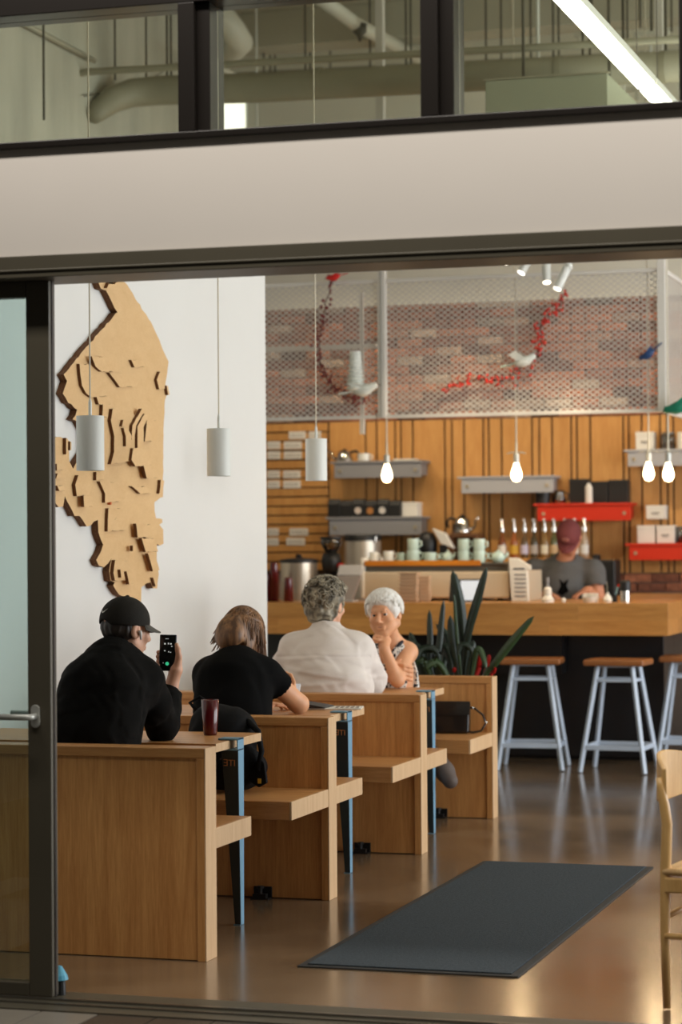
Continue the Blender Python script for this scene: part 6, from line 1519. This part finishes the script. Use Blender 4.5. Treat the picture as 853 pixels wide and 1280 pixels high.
# handbag on the last bench
P = oz(563, 917, .472); hb = thing('handbag', 'black glossy leather handbag with looped strap on the last bench', 'bag', (P[0], P[1]+.03, .4725), RAD(6))
M_lea = mat('black_leather', srgb(20, 18, 17), .28, coat=.3, bump=.1, bscale=90)
MB().add([(-.12, -.045, 0), (.10, -.045, 0), (.10, .045, 0), (-.12, .045, 0), (-.115, -.03, .17), (.105, -.03, .17), (.105, .03, .17), (-.115, .03, .17)], [(3, 2, 1, 0), (4, 5, 6, 7), (0, 1, 5, 4), (1, 2, 6, 5), (2, 3, 7, 6), (3, 0, 4, 7)]).build('body', M_lea, hb, bevel=.015, seg=3)
MB().add([(-.118, -.036, .172), (.108, -.036, .172), (.108, -.052, .105), (-.118, -.052, .095), (-.118, -.034, .176), (.108, -.034, .176), (.108, -.056, .103), (-.118, -.056, .093)], [(0, 1, 2, 3), (7, 6, 5, 4), (0, 4, 5, 1), (1, 5, 6, 2), (2, 6, 7, 3), (3, 7, 4, 0)]).build('flap', M_lea, hb, bevel=.003)
MB().tube([(.105, 0, .14), (.13, -.005, .135), (.175, -.01, .10), (.19, -.015, .055), (.165, -.02, .015), (.12, -.02, .006), (.09, -.03, .012)], .006, 8).build('strap', M_lea, hb, smooth=True)
for q in ((.118, -.004, .137), (.19, -.014, .06)): MB().ball(q, .009, 10).build('strap_ring', M_chrome, hb, smooth=True)
# plant with strap leaves behind the last bench
P = oy(572, 850, 12.95); pt = thing('strap_leaf_plant', 'tall dark green strap-leaved plant behind the last bench', 'plant', (P[0], 12.95, 0))
MB().lathe([(0, 0), (.15, 0), (.19, .42), (.2, .44), (.185, .44), (.17, .40), (0, .40)], n=28).build('pot', mat('dark_pot', srgb(46, 42, 40), .6), pt, auto=True)
MB().lathe([(0, .40), (.172, .402)], n=28).build('soil', mat('soil', srgb(44, 32, 24), .95, var=.3, vscale=60, bump=.8), pt)
M_leaf = mat('leaf_dark', srgb(26, 42, 28), .42, var=.25, vscale=14); M_leaf2 = mat('leaf_mid', srgb(52, 74, 42), .42, var=.2, vscale=14)
def leaf(pts, w, m, dy0=0, dy1=0, nm='leaf'):
    W = [oy(x, y, 12.95+dy0+(dy1-dy0)*i/(len(pts)-1))-O((pt.location.x, 12.95, 0)) for i, (x, y) in enumerate(pts)]
    b = O((random.uniform(-.06, .06), random.uniform(-.05, .05), .40)); W = [b]+W; n = len(W); Q = []; 
    for i in range(n-1):
        for k in range(4):
            t = k/4; p0 = W[max(i-1, 0)]; p1 = W[i]; p2 = W[i+1]; p3 = W[min(i+2, n-1)]
            Q.append(.5*((2*p1)+(-p0+p2)*t+(2*p0-5*p1+4*p2-p3)*t*t+(-p0+3*p1-3*p2+p3)*t**3))
    Q.append(W[-1]); n = len(Q); vs = []; fs = []; s = 13.2/F; tw = random.uniform(-.5, .5)
    for i in range(n):
        t = i/(n-1); d = Q[min(i+1, n-1)]-Q[max(i-1, 0)]; d /= np.linalg.norm(d); sd = np.cross(d, O((sin(tw), -cos(tw), 0))); sd /= np.linalg.norm(sd)+1e-9; nn = np.cross(sd, d)
        hw = w*s/2*(.42+.58*min(1, t/.62))*(1 if t < .62 else math.sqrt(max(0, 1-((t-.62)/.38)**2.2)))*.9+.0006
        vs += [Q[i]-sd*hw, Q[i]+nn*hw*.35, Q[i]+sd*hw, Q[i]+nn*(hw*.35-.0015)]
    for i in range(n-1):
        a, b_ = i*4, (i+1)*4
        for k in range(4): fs.append((a+k, a+(k+1) % 4, b_+(k+1) % 4, b_+k))
    MB().add(vs, fs).build(nm, m, pt, smooth=True)
random.seed(31)
for pts, w, m, a, b_ in (([(583, 842), (578, 790), (574, 750), (566, 713)], 17, M_leaf, 0, -.05), ([(580, 842), (586, 790), (597, 750), (609, 709)], 15, M_leaf, -.02, -.1), ([(547, 842), (550, 800), (555, 749)], 11, M_leaf, 0, .05), ([(540, 842), (538, 800), (537, 762)], 11, M_leaf, .03, .06),
    ([(572, 842), (566, 805), (563, 769)], 13, M_leaf, -.04, -.06), ([(605, 848), (620, 828), (642, 800), (668, 770)], 13, M_leaf2, -.03, -.1), ([(576, 840), (571, 790), (568, 742)], 6, M_leaf2, -.05, -.08), ([(535, 848), (526, 815), (505, 800)], 14, M_leaf, .0, -.05), ([(540, 850), (528, 825), (509, 835), (503, 850)], 12, M_leaf2, .0, -.1),
    ([(552, 848), (546, 815), (528, 812), (520, 826)], 12, M_leaf, .0, -.1), ([(590, 845), (596, 812), (603, 818), (608, 836)], 9, M_leaf2, -.06, -.12), ([(585, 845), (590, 815), (578, 806), (572, 820)], 9, M_leaf, -.06, -.12), ([(555, 845), (560, 800), (545, 780)], 12, M_leaf, .06, .12), ([(530, 846), (520, 812), (512, 790)], 12, M_leaf, .06, .14), ([(566, 845), (560, 815), (552, 806)], 14, M_leaf, .03, .06), ([(594, 846), (590, 820), (592, 800)], 12, M_leaf, .05, .1), ([(523, 848), (516, 825), (513, 812)], 13, M_leaf, .05, .12), ([(560, 848), (545, 828), (533, 836)], 12, M_leaf2, -.08, -.15)):
    leaf(pts, w, m, a, b_)
# red bracts glimpsed between the leaves
M_bract = mat('red_bract', srgb(176, 28, 22), .45, var=.15, vscale=20)
for pts, w_ in (([(596, 842), (598, 830), (601, 817)], 10), ([(606, 844), (609, 830), (613, 818)], 9), ([(570, 846), (569, 840), (568, 834)], 7), ([(613, 846), (617, 840), (620, 834)], 6)):
    leaf(pts, w_, M_bract, -.02, -.06, 'red_bract')
